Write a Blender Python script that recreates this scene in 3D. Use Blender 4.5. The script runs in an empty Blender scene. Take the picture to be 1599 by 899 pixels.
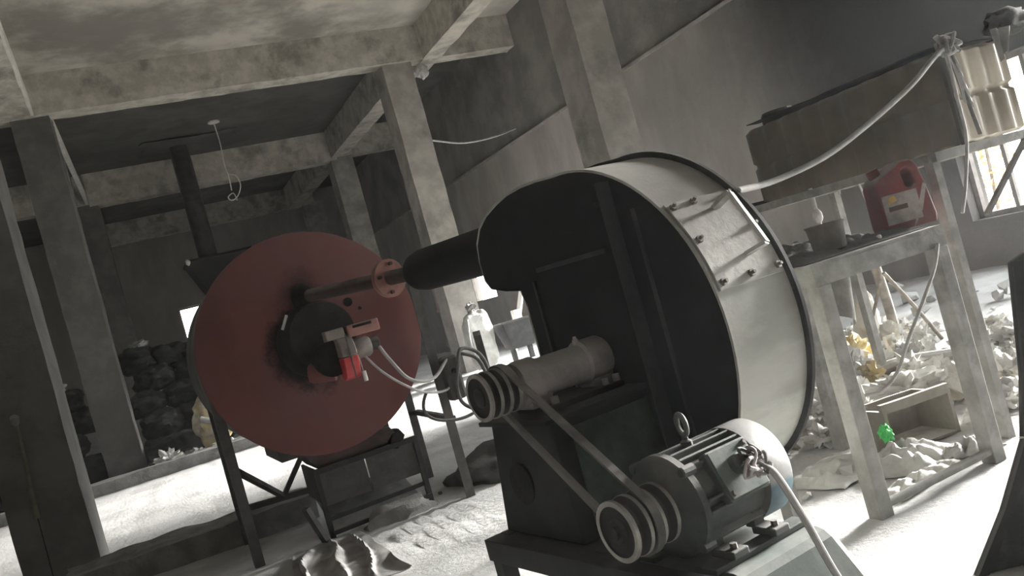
import bpy, bmesh, math, random
from mathutils import Vector, Matrix, noise
R = math.radians
S = bpy.context.scene
COL = S.collection
random.seed(7)

# ------------------------------------------------------------------ camera
F_PX, W_PX = 1350.0, 1599.0
YAW, ROLL, EYE = R(24.3), R(15.5), 1.2
cam = bpy.data.cameras.new('camera'); cam_o = bpy.data.objects.new('camera', cam); COL.objects.link(cam_o)
cam.sensor_fit = 'HORIZONTAL'; cam.sensor_width = 36.0; cam.lens = 36.0 * F_PX / W_PX
cam.clip_start = 0.05; cam.clip_end = 300
fwd = Vector((math.sin(YAW), math.cos(YAW), 0)); rgt = Vector((math.cos(YAW), -math.sin(YAW), 0)); upv = Vector((0, 0, 1))
cr = rgt * math.cos(ROLL) - upv * math.sin(ROLL)
cu = upv * math.cos(ROLL) + rgt * math.sin(ROLL)
M3 = Matrix((cr, cu, -fwd)).transposed()
cam_o.matrix_world = Matrix.Translation((0, 0, EYE)) @ M3.to_4x4()
S.camera = cam_o

# ------------------------------------------------------------------ world, light, exposure
world = bpy.data.worlds.new('world'); S.world = world; world.use_nodes = True
wn = world.node_tree.nodes; wl = world.node_tree.links
wn['Background'].inputs['Color'].default_value = (0.93, 0.97, 1.0, 1)
wn['Background'].inputs['Strength'].default_value = 8.5
S.view_settings.view_transform = 'Standard'; S.view_settings.look = 'None'
S.view_settings.gamma = 1.0; S.view_settings.use_curve_mapping = False
S.view_settings.exposure = 0.05
S.cycles.use_denoising = True
S.cycles.max_bounces = 10; S.cycles.diffuse_bounces = 5; S.cycles.volume_bounces = 1
S.cycles.sample_clamp_indirect = 12.0

sun = bpy.data.lights.new('sun', 'SUN'); sun.energy = 32.0; sun.angle = R(15.0); sun.color = (1.0, 0.97, 0.93)
sun_o = bpy.data.objects.new('sun', sun); COL.objects.link(sun_o)
sun_o.rotation_euler = Vector((-1.0, -0.15, -0.23)).to_track_quat('-Z', 'Y').to_euler()

WALL_X = 7.6; BACK_Y = 28.2; LEFT_X = -6.0; NEAR_Y = -6.0; CEIL = 6.07
# openings in the right wall: (y0, y1, z0, z1)
OPEN_R = [(0.4, 4.5, 0.0, 2.9), (4.65, 5.85, 0.62, 2.05), (9.4, 10.3, 0.0, 1.7), (10.3, 15.2, 0.0, 2.25), (17.7, 19.3, 1.06, 1.72)]
OPEN_B = [(1.75, 2.95, 2.15, 3.3)]           # back wall (x0, x1, z0, z1)

def portal(loc, size, rot):
    l = bpy.data.lights.new('daylight_portal', 'AREA'); l.shape = 'RECTANGLE'; l.size, l.size_y = size
    l.cycles.is_portal = True
    o = bpy.data.objects.new('daylight_portal', l); COL.objects.link(o); o.location = loc; o.rotation_euler = rot
for y0, y1, z0, z1 in OPEN_R:
    portal((WALL_X + 0.2, (y0 + y1) / 2, (z0 + z1) / 2), (z1 - z0, y1 - y0), (0, R(90), 0))
for x0, x1, z0, z1 in OPEN_B:
    portal(((x0 + x1) / 2, BACK_Y + 0.2, (z0 + z1) / 2), (x1 - x0, z1 - z0), (R(-90), 0, 0))

# ------------------------------------------------------------------ materials
MATS = {}
def mat(name, col, col2=None, scale=6.0, rough=0.85, metal=0.0, bump=0.15, bscale=None, dust=0.0, dust_col=(0.42, 0.41, 0.385), dlo=0.05, dhi=0.75, dn=(0.25, 0.6),
        blotch=None, blotch_scale=1.2, blotch_amt=0.6, spec=0.3, dark_spots=None, trans=None, stretch=None):
    m = bpy.data.materials.new(name); m.use_nodes = True; MATS[name] = m
    nt = m.node_tree; N = nt.nodes; L = nt.links; b = N['Principled BSDF']
    b.inputs['Specular IOR Level'].default_value = spec; b.inputs['Roughness'].default_value = rough; b.inputs['Metallic'].default_value = metal
    tc = N.new('ShaderNodeTexCoord'); co = tc.outputs['Object']
    def nz(sc, det=6.0, ro=0.6, vec=None):
        t = N.new('ShaderNodeTexNoise'); t.inputs['Scale'].default_value = sc; t.inputs['Detail'].default_value = det
        t.inputs['Roughness'].default_value = ro; L.new(vec or co, t.inputs['Vector']); return t.outputs['Fac']
    def ramp(v, a, c):
        r = N.new('ShaderNodeMapRange'); r.interpolation_type = 'SMOOTHSTEP'
        r.inputs['From Min'].default_value = a; r.inputs['From Max'].default_value = c; L.new(v, r.inputs['Value']); return r.outputs['Result']
    def mix(f, a, c):
        x = N.new('ShaderNodeMix'); x.data_type = 'RGBA'; x.clamp_factor = True
        L.new(f, x.inputs['Factor'])
        for s, v in ((x.inputs['A'], a), (x.inputs['B'], c)):
            if isinstance(v, tuple): s.default_value = (*v, 1)
            else: L.new(v, s)
        return x.outputs['Result']
    def mul(v, k):
        x = N.new('ShaderNodeMath'); x.operation = 'MULTIPLY'; L.new(v, x.inputs[0])
        if isinstance(k, float): x.inputs[1].default_value = k
        else: L.new(k, x.inputs[1])
        return x.outputs[0]
    vec = co
    if stretch:
        mp = N.new('ShaderNodeMapping'); mp.inputs['Scale'].default_value = stretch; L.new(co, mp.inputs['Vector']); vec = mp.outputs['Vector']
    col2 = col2 or tuple(c * 0.7 for c in col)
    c = mix(ramp(nz(scale, vec=vec), 0.35, 0.65), col, col2)
    if blotch:
        c = mix(mul(ramp(nz(blotch_scale, 8.0, 0.65, vec), 0.48, 0.66), blotch_amt), c, blotch)
    if dust:
        g = N.new('ShaderNodeNewGeometry'); sp = N.new('ShaderNodeSeparateXYZ'); L.new(g.outputs['Normal'], sp.inputs[0])
        d = mul(ramp(sp.outputs['Z'], dlo, dhi), dust)
        d2 = mul(d, ramp(nz(3.5, 5.0), *dn))
        c = mix(d2, c, dust_col)
        # thin film on every side
        c = mix(mul(ramp(nz(2.2, 7.0, 0.7), 0.4, 0.75), dust * 0.35), c, dust_col)
    for (cx, cy, cz, r0, r1, amt) in (dark_spots or []):        # ragged dark spots: sooty stains on the drum plate, dark zone on wall
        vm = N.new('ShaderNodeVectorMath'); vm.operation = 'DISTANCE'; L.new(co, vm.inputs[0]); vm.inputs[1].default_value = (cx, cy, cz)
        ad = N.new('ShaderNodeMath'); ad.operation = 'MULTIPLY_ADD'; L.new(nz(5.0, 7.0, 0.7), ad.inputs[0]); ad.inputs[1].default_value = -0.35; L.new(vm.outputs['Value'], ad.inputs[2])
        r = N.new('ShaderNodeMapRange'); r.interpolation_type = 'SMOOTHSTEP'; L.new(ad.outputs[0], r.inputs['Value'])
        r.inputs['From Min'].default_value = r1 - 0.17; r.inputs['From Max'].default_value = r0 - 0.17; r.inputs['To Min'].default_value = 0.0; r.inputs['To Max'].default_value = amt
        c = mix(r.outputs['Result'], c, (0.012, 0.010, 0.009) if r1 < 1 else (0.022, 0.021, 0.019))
    L.new(c, b.inputs['Base Color'])
    if bump:
        bp = N.new('ShaderNodeBump'); bp.inputs['Strength'].default_value = bump; bp.inputs['Distance'].default_value = 0.02
        L.new(nz(bscale or scale * 4, 8.0, 0.7), bp.inputs['Height']); L.new(bp.outputs['Normal'], b.inputs['Normal'])
    if trans:
        b.inputs['Subsurface Weight'].default_value = 0.0
        b.inputs['Transmission Weight'].default_value = 0.0
        tr = N.new('ShaderNodeBsdfTranslucent'); tr.inputs['Color'].default_value = (*trans[1], 1)
        ms = N.new('ShaderNodeMixShader'); ms.inputs['Fac'].default_value = trans[0]
        L.new(b.outputs['BSDF'], ms.inputs[1]); L.new(tr.outputs['BSDF'], ms.inputs[2]); L.new(ms.outputs['Shader'], N['Material Output'].inputs['Surface'])
    return m
mat('concrete', (0.36, 0.34, 0.31), (0.26, 0.246, 0.225), 3.0, 0.95, bump=0.5, bscale=14, blotch=(0.14, 0.133, 0.125), blotch_scale=0.9, blotch_amt=0.7)
mat('concrete_dark', (0.13, 0.127, 0.118), (0.09, 0.088, 0.082), 3.0, 0.95, bump=0.5, bscale=14, blotch=(0.075, 0.072, 0.068), blotch_scale=0.7, blotch_amt=0.7)  # darker concrete for the left columns
mat('concrete_rough', (0.52, 0.49, 0.43), (0.38, 0.36, 0.315), 5.0, 0.95, bump=0.9, bscale=22, blotch=(0.12, 0.11, 0.10), blotch_scale=1.6, blotch_amt=0.6)
mat('slab', (0.43, 0.40, 0.355), (0.33, 0.31, 0.275), 1.4, 0.95, bump=0.4, bscale=9, blotch=(0.13, 0.122, 0.11), blotch_scale=0.35, blotch_amt=0.7)
mat('slab_soot', (0.085, 0.085, 0.08), (0.06, 0.06, 0.057), 1.4, 0.95, bump=0.4, bscale=9, blotch=(0.16, 0.155, 0.145), blotch_scale=0.5, blotch_amt=0.5)
mat('plaster', (0.35, 0.325, 0.30), (0.26, 0.243, 0.225), 1.1, 0.95, bump=0.45, bscale=12, blotch=(0.20, 0.187, 0.175), blotch_scale=0.5, blotch_amt=0.65, stretch=(1, 1, 0.45), dark_spots=[(7.6, 4.0, 4.6, 3.3, 5.6, 1.0)])  # darkens towards the upper near end of the right wall
mat('plaster_dark', (0.24, 0.227, 0.21), (0.15, 0.142, 0.132), 1.3, 0.95, bump=0.7, bscale=14, blotch=(0.22, 0.205, 0.19), blotch_scale=0.8, blotch_amt=0.5, dark_spots=[(7.6, 4.0, 4.6, 3.3, 5.6, 1.0)])  # same dark zone carried on above the band
mat('lit_beam_face', (0.62, 0.61, 0.57), (0.5, 0.49, 0.46), 4.0, 0.9, bump=0.2)  # pale tone stands in for light on the left beam faces
mat('outdoor', (0.5, 0.48, 0.42), None, 2.0, 1.0, bump=0)
mat('dust_floor', (0.68, 0.68, 0.665), (0.56, 0.56, 0.548), 2.2, 1.0, bump=0.7, bscale=26, blotch=(0.36, 0.355, 0.345), blotch_scale=1.3, blotch_amt=0.45)
mat('dust_and_shadow', (0.13, 0.128, 0.122), (0.09, 0.088, 0.084), 4.0, 1.0, bump=0.8, bscale=30)  # dark dust of the table crust, also the mound for the floor shadow
mat('earth', (0.30, 0.295, 0.28), (0.18, 0.175, 0.165), 5.0, 1.0, bump=1.0, bscale=24)
mat('black_steel', (0.008, 0.008, 0.008), (0.012, 0.012, 0.012), 5, 0.8, 0.0, bump=0.08, dust=0.03, spec=0.15)
mat('strut_steel', (0.03, 0.03, 0.03), (0.02, 0.02, 0.02), 6, 0.7, 0.0, bump=0.1, dust=0.25, spec=0.2)
mat('grey_casing', (0.40, 0.40, 0.365), (0.28, 0.28, 0.25), 3.5, 0.6, 0.15, bump=0.15, dust=0.55, blotch=(0.5, 0.5, 0.46), blotch_scale=3.0, blotch_amt=0.7, stretch=(0.4, 1, 1))
mat('hatch_plate', (0.42, 0.415, 0.385), (0.30, 0.295, 0.265), 7, 0.7, 0.1, bump=0.2, dust=0.4, blotch=(0.17, 0.165, 0.145), blotch_scale=5, blotch_amt=0.6)
mat('pedestal_steel', (0.022, 0.023, 0.022), (0.015, 0.016, 0.015), 6, 0.7, bump=0.1, dust=0.12, spec=0.2)
mat('pedestal_green', (0.085, 0.115, 0.09), (0.04, 0.046, 0.04), 4, 0.75, bump=0.1, dust=0.2, spec=0.2)
mat('bearing_steel', (0.48, 0.44, 0.425), (0.33, 0.305, 0.295), 9, 0.85, 0.0, bump=0.3, dust=0.9)
mat('pulley_steel', (0.035, 0.034, 0.033), (0.025, 0.024, 0.023), 12, 0.7, 0.2, bump=0.1, dust=0.2)
mat('pulley_rim', (0.38, 0.36, 0.33), (0.25, 0.24, 0.22), 12, 0.5, 0.4, bump=0.1, dust=0.2)
mat('rubber', (0.075, 0.075, 0.072), (0.05, 0.05, 0.048), 20, 0.9, bump=0.1, dust=0.75)
mat('motor_paint', (0.07, 0.08, 0.075), (0.045, 0.05, 0.047), 7, 0.6, 0.1, bump=0.15, dust=0.75, dust_col=(0.26, 0.255, 0.24))
mat('motor_teal', (0.03, 0.10, 0.13), (0.025, 0.075, 0.095), 7, 0.6, 0.0, bump=0.1, dust=0.95, dust_col=(0.15, 0.147, 0.138), dlo=-0.25, dhi=-0.1, dn=(0.0, 0.3))
mat('base_green', (0.10, 0.13, 0.115), (0.07, 0.085, 0.078), 3, 0.7, bump=0.1, dust=0.75, dust_col=(0.24, 0.24, 0.225))
mat('drum_red', (0.15, 0.06, 0.053), (0.118, 0.049, 0.045), 2.2, 0.8, 0.0, bump=0.08, blotch=(0.085, 0.038, 0.034), blotch_scale=1.3, blotch_amt=0.6, dust=0.15, spec=0.2)
mat('drum_plate', (0.15, 0.06, 0.053), (0.118, 0.049, 0.045), 2.2, 0.8, 0.0, bump=0.08, blotch=(0.085, 0.038, 0.034), blotch_scale=1.3, blotch_amt=0.6, dust=0.15, spec=0.2, dark_spots=[(-0.03, -0.525, 1.19, 0.20, 0.30, 0.96), (0.0, -0.525, 1.52, 0.03, 0.20, 0.6)])
mat('soot_black', (0.008, 0.008, 0.008), (0.02, 0.018, 0.017), 10, 0.95, bump=0.5, bscale=40)
mat('soot_plate', (0.03, 0.026, 0.024), (0.016, 0.014, 0.013), 6, 0.85, bump=0.2, dust=0.15, spec=0.2)
mat('pipe_rust', (0.06, 0.036, 0.031), (0.035, 0.024, 0.022), 9, 0.8, 0.1, bump=0.2, dust=0.35)
mat('flange_rust', (0.27, 0.13, 0.105), (0.19, 0.095, 0.08), 9, 0.8, 0.1, bump=0.2, dust=0.45)
mat('burner_red', (0.55, 0.018, 0.022), (0.45, 0.02, 0.025), 10, 0.45, bump=0.05, dust=0.6)
mat('burner_grey', (0.26, 0.225, 0.205), (0.18, 0.155, 0.14), 10, 0.6, 0.3, bump=0.1, dust=0.5)
mat('burner_pink', (0.34, 0.17, 0.15), (0.27, 0.14, 0.125), 10, 0.7, bump=0.1, dust=0.5)
mat('frame_steel', (0.075, 0.07, 0.066), (0.05, 0.046, 0.043), 8, 0.75, 0.1, bump=0.15, dust=0.5)
mat('table_steel', (0.30, 0.295, 0.275), (0.19, 0.185, 0.17), 9, 0.8, 0.1, bump=0.3, dust=0.8, blotch=(0.11, 0.105, 0.095), blotch_scale=6, blotch_amt=0.6)
mat('tank_plastic', (0.58, 0.54, 0.45), (0.45, 0.41, 0.33), 2.5, 0.6, bump=0.06, dust=0.5, blotch=(0.26, 0.225, 0.165), blotch_scale=1.5, blotch_amt=0.6, trans=(0.06, (0.6, 0.5, 0.34)))
mat('tank_shaded', (0.125, 0.108, 0.08), (0.09, 0.079, 0.06), 2.5, 0.7, bump=0.06, dust=0.3, blotch=(0.07, 0.06, 0.045), blotch_scale=2.0, blotch_amt=0.5)  # tank colour with the shade of its unlit side painted in
mat('red_plastic', (0.17, 0.042, 0.04), (0.11, 0.04, 0.037), 8, 0.7, bump=0.05, dust=0.75, dust_col=(0.3, 0.28, 0.26))
mat('label_paper', (0.34, 0.30, 0.27), (0.20, 0.17, 0.155), 14, 0.7, bump=0.02, dust=0.3)
mat('label_ink', (0.10, 0.07, 0.065), None, 10, 0.8, bump=0)
mat('label_yellow', (0.50, 0.33, 0.12), None, 10, 0.8, bump=0)
mat('tin', (0.16, 0.14, 0.125), (0.09, 0.08, 0.07), 9, 0.7, 0.3, bump=0.2, dust=0.6)
mat('cable_grey', (0.42, 0.415, 0.40), (0.33, 0.325, 0.31), 15, 0.8, bump=0.05)
mat('cable_dark', (0.10, 0.10, 0.098), (0.07, 0.07, 0.068), 15, 0.85, bump=0.05, dust=0.6)
mat('rag_grey', (0.20, 0.195, 0.18), (0.12, 0.117, 0.11), 9, 0.95, bump=0.4, dust=0.5)
mat('sack_white', (0.66, 0.655, 0.62), (0.50, 0.495, 0.465), 6, 0.95, bump=0.4, bscale=30, blotch=(0.34, 0.33, 0.30), blotch_scale=4, blotch_amt=0.4)
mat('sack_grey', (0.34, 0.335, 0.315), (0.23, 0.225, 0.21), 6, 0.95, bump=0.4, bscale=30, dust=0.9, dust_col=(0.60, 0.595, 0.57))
mat('sack_dark', (0.022, 0.023, 0.021), (0.014, 0.015, 0.014), 6, 0.95, bump=0.5, bscale=25, dust=0.1, spec=0.1)
mat('sack_yellow', (0.50, 0.40, 0.20), (0.36, 0.33, 0.26), 7, 0.9, bump=0.4, bscale=30, blotch=(0.6, 0.58, 0.5), blotch_scale=6, blotch_amt=0.6)
mat('foam_yellow', (0.68, 0.53, 0.24), (0.72, 0.66, 0.47), 8, 0.95, bump=0.5, bscale=40)
mat('stain_bag', (0.60, 0.585, 0.53), (0.48, 0.465, 0.42), 6, 0.9, bump=0.3, blotch=(0.52, 0.30, 0.10), blotch_scale=5, blotch_amt=0.9)
mat('cardboard', (0.22, 0.20, 0.165), (0.16, 0.15, 0.125), 5, 0.95, bump=0.2, dust=0.95, dust_col=(0.5, 0.49, 0.46))
mat('green_scrap', (0.07, 0.56, 0.12), (0.15, 0.6, 0.2), 9, 0.6, bump=0.2)
mat('rubble', (0.47, 0.465, 0.445), (0.33, 0.325, 0.31), 7, 1.0, bump=0.6, bscale=30, dust=0.8, dust_col=(0.60, 0.595, 0.575))
mat('wood_stick', (0.26, 0.235, 0.20), (0.17, 0.15, 0.13), 12, 0.9, bump=0.3, dust=0.6)
mat('white_paint', (0.70, 0.68, 0.65), (0.58, 0.56, 0.53), 6, 0.8, bump=0.1)
mat('pink_board', (0.62, 0.42, 0.38), (0.55, 0.38, 0.34), 6, 0.85, bump=0.1)
mat('hopper_steel', (0.012, 0.012, 0.012), (0.009, 0.009, 0.009), 6, 0.8, 0.0, bump=0.1, dust=0.05, spec=0.15)
mat('tarp_dusty', (0.40, 0.395, 0.38), (0.24, 0.235, 0.225), 5, 0.95, bump=0.3)
mat('pipe_steel', (0.06, 0.058, 0.056), (0.04, 0.039, 0.037), 8, 0.4, 0.6, bump=0.1, dust=0.2)
mat('panel_dark', (0.032, 0.032, 0.031), (0.022, 0.022, 0.022), 6, 0.75, 0.1, bump=0.15, dust=0.15, blotch=(0.10, 0.10, 0.097), blotch_scale=9, blotch_amt=0.25)
mat('leaf', (0.30, 0.20, 0.09), (0.22, 0.20, 0.08), 8, 0.8, bump=0, trans=(0.4, (0.5, 0.3, 0.12)))
mat('window_steel', (0.26, 0.24, 0.22), (0.18, 0.165, 0.15), 8, 0.8, bump=0.1, dust=0.5)
mat('rope_yellow', (0.15, 0.145, 0.10), (0.11, 0.105, 0.075), 12, 0.9, bump=0.2)

# ------------------------------------------------------------------ mesh building
class MB:
    def __init__(self): self.v = []; self.f = []
    def add(self, vs, fs):
        k = len(self.v); self.v += [Vector(p) for p in vs]; self.f += [[i + k for i in q] for q in fs]; return self
    def box(self, a, b, mtx=None):
        x0, y0, z0 = a; x1, y1, z1 = b
        vs = [Vector(p) for p in ((x0,y0,z0),(x1,y0,z0),(x1,y1,z0),(x0,y1,z0),(x0,y0,z1),(x1,y0,z1),(x1,y1,z1),(x0,y1,z1))]
        if mtx: vs = [mtx @ p for p in vs]
        return self.add(vs, [(0,3,2,1),(4,5,6,7),(0,1,5,4),(1,2,6,5),(2,3,7,6),(3,0,4,7)])
    def bar(self, p, q, w, h=None, up=(0, 0, 1)):            # rectangular bar from p to q
        p = Vector(p); q = Vector(q); d = (q - p).normalized(); h = h or w
        u = Vector(up)
        if abs(d.dot(u)) > 0.95: u = Vector((1, 0, 0))
        s = d.cross(u).normalized(); t = s.cross(d).normalized()
        vs = []
        for c in (p, q):
            for i, j in ((-1,-1),(1,-1),(1,1),(-1,1)): vs.append(c + s * (w/2*i) + t * (h/2*j))
        return self.add(vs, [(3,2,1,0),(4,5,6,7),(0,1,5,4),(1,2,6,5),(2,3,7,6),(3,0,4,7)])
    def angle(self, p, q, w, t=0.006, up=(1, 0, 0), sx=1, sy=1):   # L section
        p = Vector(p); q = Vector(q); d = (q - p).normalized(); u = Vector(up)
        s = (u - d * u.dot(d)).normalized(); n = d.cross(s).normalized()
        prof = [(0,0),(w,0),(w,t),(t,t),(t,w),(0,w)]
        vs = [c + s * (a*sx) + n * (b*sy) for c in (p, q) for a, b in prof]
        fs = [[i, (i+1) % 6, 6 + (i+1) % 6, 6 + i] for i in range(6)] + [[5,4,3,2,1,0],[6,7,8,9,10,11]]
        return self.add(vs, fs)
    def cyl(self, p, q, r0, r1=None, n=24, caps=True):
        return self.lathe(p, q, [(0, r0), (1, r0 if r1 is None else r1)], n, caps)
    def lathe(self, p, q, prof, n=24, caps=True):            # prof: (t along p-q in 0..1, radius)
        p = Vector(p); q = Vector(q); d = (q - p); dn = d.normalized()
        u = Vector((0, 0, 1)) if abs(dn.z) < 0.9 else Vector((1, 0, 0))
        s = dn.cross(u).normalized(); t = dn.cross(s).normalized()
        vs = []; fs = []
        for tt, r in prof:
            c = p + d * tt
            for i in range(n):
                a = 2 * math.pi * i / n; vs.append(c + (s * math.cos(a) + t * math.sin(a)) * max(r, 1e-4))
        m = len(prof)
        for j in range(m - 1):
            for i in range(n):
                a = j*n + i; b = j*n + (i+1) % n; fs.append([a, a + n, b + n, b])
        if caps: fs.append(list(range(n))); fs.append([(m-1)*n + i for i in range(n)][::-1])
        return self.add(vs, fs)
    def tube(self, pts, r, n=8, smooth=4, r1=None):
        pts = [Vector(p) for p in pts]
        if smooth > 1 and len(pts) > 2:
            o = []; P = [pts[0]*2 - pts[1]] + pts + [pts[-1]*2 - pts[-2]]
            for i in range(1, len(P) - 2):
                for k in range(smooth):
                    t = k / smooth; a, b, c, d = P[i-1], P[i], P[i+1], P[i+2]
                    o.append(0.5 * ((2*b) + (c-a)*t + (2*a-5*b+4*c-d)*t*t + (3*b-a-3*c+d)*t**3))
            pts = o + [pts[-1]]
        vs = []; fs = []; prev = None; m = len(pts)
        for i, c in enumerate(pts):
            d = (pts[min(i+1, m-1)] - pts[max(i-1, 0)]).normalized()
            if prev is None:
                u = Vector((0,0,1)) if abs(d.z) < 0.9 else Vector((1,0,0)); s = d.cross(u).normalized()
            else: s = (prev - d * prev.dot(d)).normalized()
            prev = s; t = d.cross(s)
            rr = r if r1 is None else r + (r1 - r) * i / (m - 1)
            for k in range(n):
                a = 2*math.pi*k/n; vs.append(c + (s*math.cos(a) + t*math.sin(a)) * rr)
        for j in range(m-1):
            for k in range(n):
                a = j*n+k; b = j*n+(k+1) % n; fs.append([a, b, b+n, a+n])
        fs.append(list(range(n))[::-1]); fs.append([(m-1)*n+k for k in range(n)])
        return self.add(vs, fs)
    def prism(self, poly, o, ux, uy, un, h):                  # polygon in (ux,uy) at o, extruded along un by h
        o = Vector(o); ux = Vector(ux); uy = Vector(uy); un = Vector(un); n = len(poly)
        vs = [o + ux*a + uy*b for a, b in poly] + [o + ux*a + uy*b + un*h for a, b in poly]
        return self.add(vs, [list(range(n))[::-1], [n+i for i in range(n)]] + [[i, (i+1) % n, n+(i+1) % n, n+i] for i in range(n)])
    def blob(self, c, size, seed=0, sub=3, amp=0.25, freq=2.0, crease=0.0, flat=0.0, rotz=0.0, sq=1.0):
        bm = bmesh.new(); bmesh.ops.create_icosphere(bm, subdivisions=sub, radius=1.0)
        c = Vector(c); off = Vector((seed * 7.31, seed * 3.77, seed * 1.93)); rm = Matrix.Rotation(rotz, 3, 'Z')
        vs = []
        for v in bm.verts:
            p = v.co.copy()
            if sq != 1.0: p = Vector([math.copysign(abs(x) ** sq, x) for x in p])
            k = 1 + amp * noise.noise(p * freq + off) + amp * 0.5 * noise.noise(p * freq * 2.3 + off)
            if crease: k += crease * (0.5 - abs(noise.noise(p * freq * 1.7 + off * 2))) * 2 - crease
            p *= k
            if flat and p.z < -flat: p.z = -flat + (p.z + flat) * 0.1
            p = Vector((p.x * size[0], p.y * size[1], p.z * size[2])); vs.append(c + rm @ p)
        fs = [[w.index for w in f.verts] for f in bm.faces]; bm.free()
        return self.add(vs, fs)
    def rock(self, c, size, seed=0, rotz=0.0):
        rnd = random.Random(seed); bm = bmesh.new()
        for i in range(11):
            p = Vector((rnd.uniform(-1,1), rnd.uniform(-1,1), rnd.uniform(-1,1))); p = p.normalized() * rnd.uniform(0.8, 1.0)
            bm.verts.new(p)
        r = bmesh.ops.convex_hull(bm, input=bm.verts); bmesh.ops.delete(bm, geom=[g for g in r['geom_interior'] if isinstance(g, bmesh.types.BMVert)], context='VERTS')
        bm.verts.index_update(); rm = Matrix.Rotation(rotz, 3, 'Z'); c = Vector(c)
        vs = [c + rm @ Vector((v.co.x*size[0], v.co.y*size[1], v.co.z*size[2])) for v in bm.verts]
        fs = [[w.index for w in f.verts] for f in bm.faces]; bm.free()
        return self.add(vs, fs)
    def sheet(self, fn, nu, nv, th=0.004):                    # fn(u,v)->point, thickened
        vs = [Vector(fn(i/nu, j/nv)) for j in range(nv+1) for i in range(nu+1)]
        w = nu + 1; k = len(vs)
        nr = []
        for j in range(nv+1):
            for i in range(w):
                a = vs[j*w+min(i+1, nu)] - vs[j*w+max(i-1, 0)]; b = vs[min(j+1, nv)*w+i] - vs[max(j-1, 0)*w+i]
                q = a.cross(b); nr.append(q.normalized() if q.length > 1e-9 else Vector((0,0,1)))
        vs2 = [p - q*th for p, q in zip(vs, nr)]
        fs = []
        for j in range(nv):
            for i in range(nu):
                a = j*w+i; fs.append([a, a+1, a+w+1, a+w]); fs.append([k+a, k+a+w, k+a+w+1, k+a+1])
        ring = [i for i in range(w)] + [j*w+nu for j in range(1, nv+1)] + [nv*w+i for i in range(nu-1, -1, -1)] + [j*w for j in range(nv-1, 0, -1)]
        for a, b in zip(ring, ring[1:] + ring[:1]): fs.append([b, a, k+a, k+b])
        return self.add(vs + vs2, fs)
    def build(self, name, material, parent=None, smooth=35, bevel=0.0, local=False, fixn=True):
        me = bpy.data.meshes.new(name)
        off = Vector((0,0,0)); inv = None
        if parent is not None and not local:
            inv = WORLD[parent.name].inverted()
        vs = [tuple(inv @ p) if inv is not None else tuple(p) for p in self.v]
        me.from_pydata(vs, [], self.f); me.update()
        if fixn:
            bm = bmesh.new(); bm.from_mesh(me); bmesh.ops.recalc_face_normals(bm, faces=bm.faces); bm.to_mesh(me); bm.free()
        if smooth:
            for p in me.polygons: p.use_smooth = True
            me.set_sharp_from_angle(angle=R(smooth))
        me.materials.append(MATS[material])
        o = bpy.data.objects.new(name, me); COL.objects.link(o)
        if parent is not None: o.parent = parent
        WORLD[o.name] = WORLD[parent.name].copy() if parent is not None else Matrix.Identity(4)
        if bevel:
            md = o.modifiers.new('bevel', 'BEVEL'); md.width = bevel; md.segments = 2; md.limit_method = 'ANGLE'; md.angle_limit = R(40)
        return o
WORLD = {}
def thing(name, label, cat, loc=(0,0,0), rotz=0.0, group=None):
    o = bpy.data.objects.new(name, None); COL.objects.link(o); o.empty_display_size = 0.1
    o.location = loc; o.rotation_euler = (0, 0, rotz); WORLD[o.name] = Matrix.Translation(loc) @ Matrix.Rotation(rotz, 4, 'Z')
    return tag(o, label, cat, group)
def tag(o, label, cat, group=None):
    o['label'] = label; o['category'] = cat
    if group: o['group'] = group
    return o
def one(mb, name, material, label, cat, base, group=None, **kw):   # a thing that is one mesh, origin at its base
    base = Vector(base); mb.v = [p - base for p in mb.v]
    o = mb.build(name, material, None, **kw); o.location = base; WORLD[o.name] = Matrix.Translation(base)
    return tag(o, label, cat, group)
def struct(o, label=None):
    o['kind'] = 'structure'
    if label: o['label'] = label
    return o
def sm(a, b, x):
    t = min(1, max(0, (x - a) / (b - a))); return t * t * (3 - 2 * t)
def gz(x, y):
    return 0.15 * sm(3.6, 7.4, x) * sm(2.0, 3.6, y) * (1 - sm(8.5, 11, y))

# ------------------------------------------------------------------ setting
def grid_axis(a, b, f0, f1, fine, coarse):
    o = [a]; x = a
    while x < b - 1e-6:
        x = min(b, x + (fine if f0 <= x < f1 else coarse)); o.append(x)
    return o
xs = grid_axis(LEFT_X - 0.3, WALL_X + 0.2, -0.6, 5.0, 0.05, 0.25); ys = grid_axis(NEAR_Y - 0.3, BACK_Y + 0.3, 1.4, 8.0, 0.05, 0.3)
mb = MB(); vs = []
def floor_z(x, y):
    z = gz(x, y)
    p = Vector((x, y, 0))
    z += 0.012 * noise.noise(p * 1.3) + 0.007 * noise.noise(p * 4.1) + 0.005 * noise.noise(p * 9.0)
    if x > 2.2 and y > 2.2: z += 0.02 * noise.noise(p * 3.0 + Vector((5, 1, 0))) * sm(2.2, 3.2, x)
    # scraped ridges in the dust in front of the furnace
    if 4.2 < y < 5.4 and 1.0 < x < 1.7: z += 0.012 * math.sin((x + 0.15*(y-4.8)) * 55) * sm(1.0, 1.2, x) * (1 - sm(1.5, 1.7, x)) * sm(4.2, 4.5, y) * (1 - sm(5.1, 5.4, y))
    return z
for y in ys:
    for x in xs: vs.append((x, y, floor_z(x, y)))
w = len(xs); mb.add(vs, [[j*w+i, j*w+i+1, (j+1)*w+i+1, (j+1)*w+i] for j in range(len(ys)-1) for i in range(w-1)])
struct(mb.build('floor', 'dust_floor', smooth=80, fixn=False))
mb = MB().box((LEFT_X-60, NEAR_Y-60, -0.7), (WALL_X+90, BACK_Y+90, -0.5)); struct(mb.build('outdoor_ground', 'outdoor', smooth=0))

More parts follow.
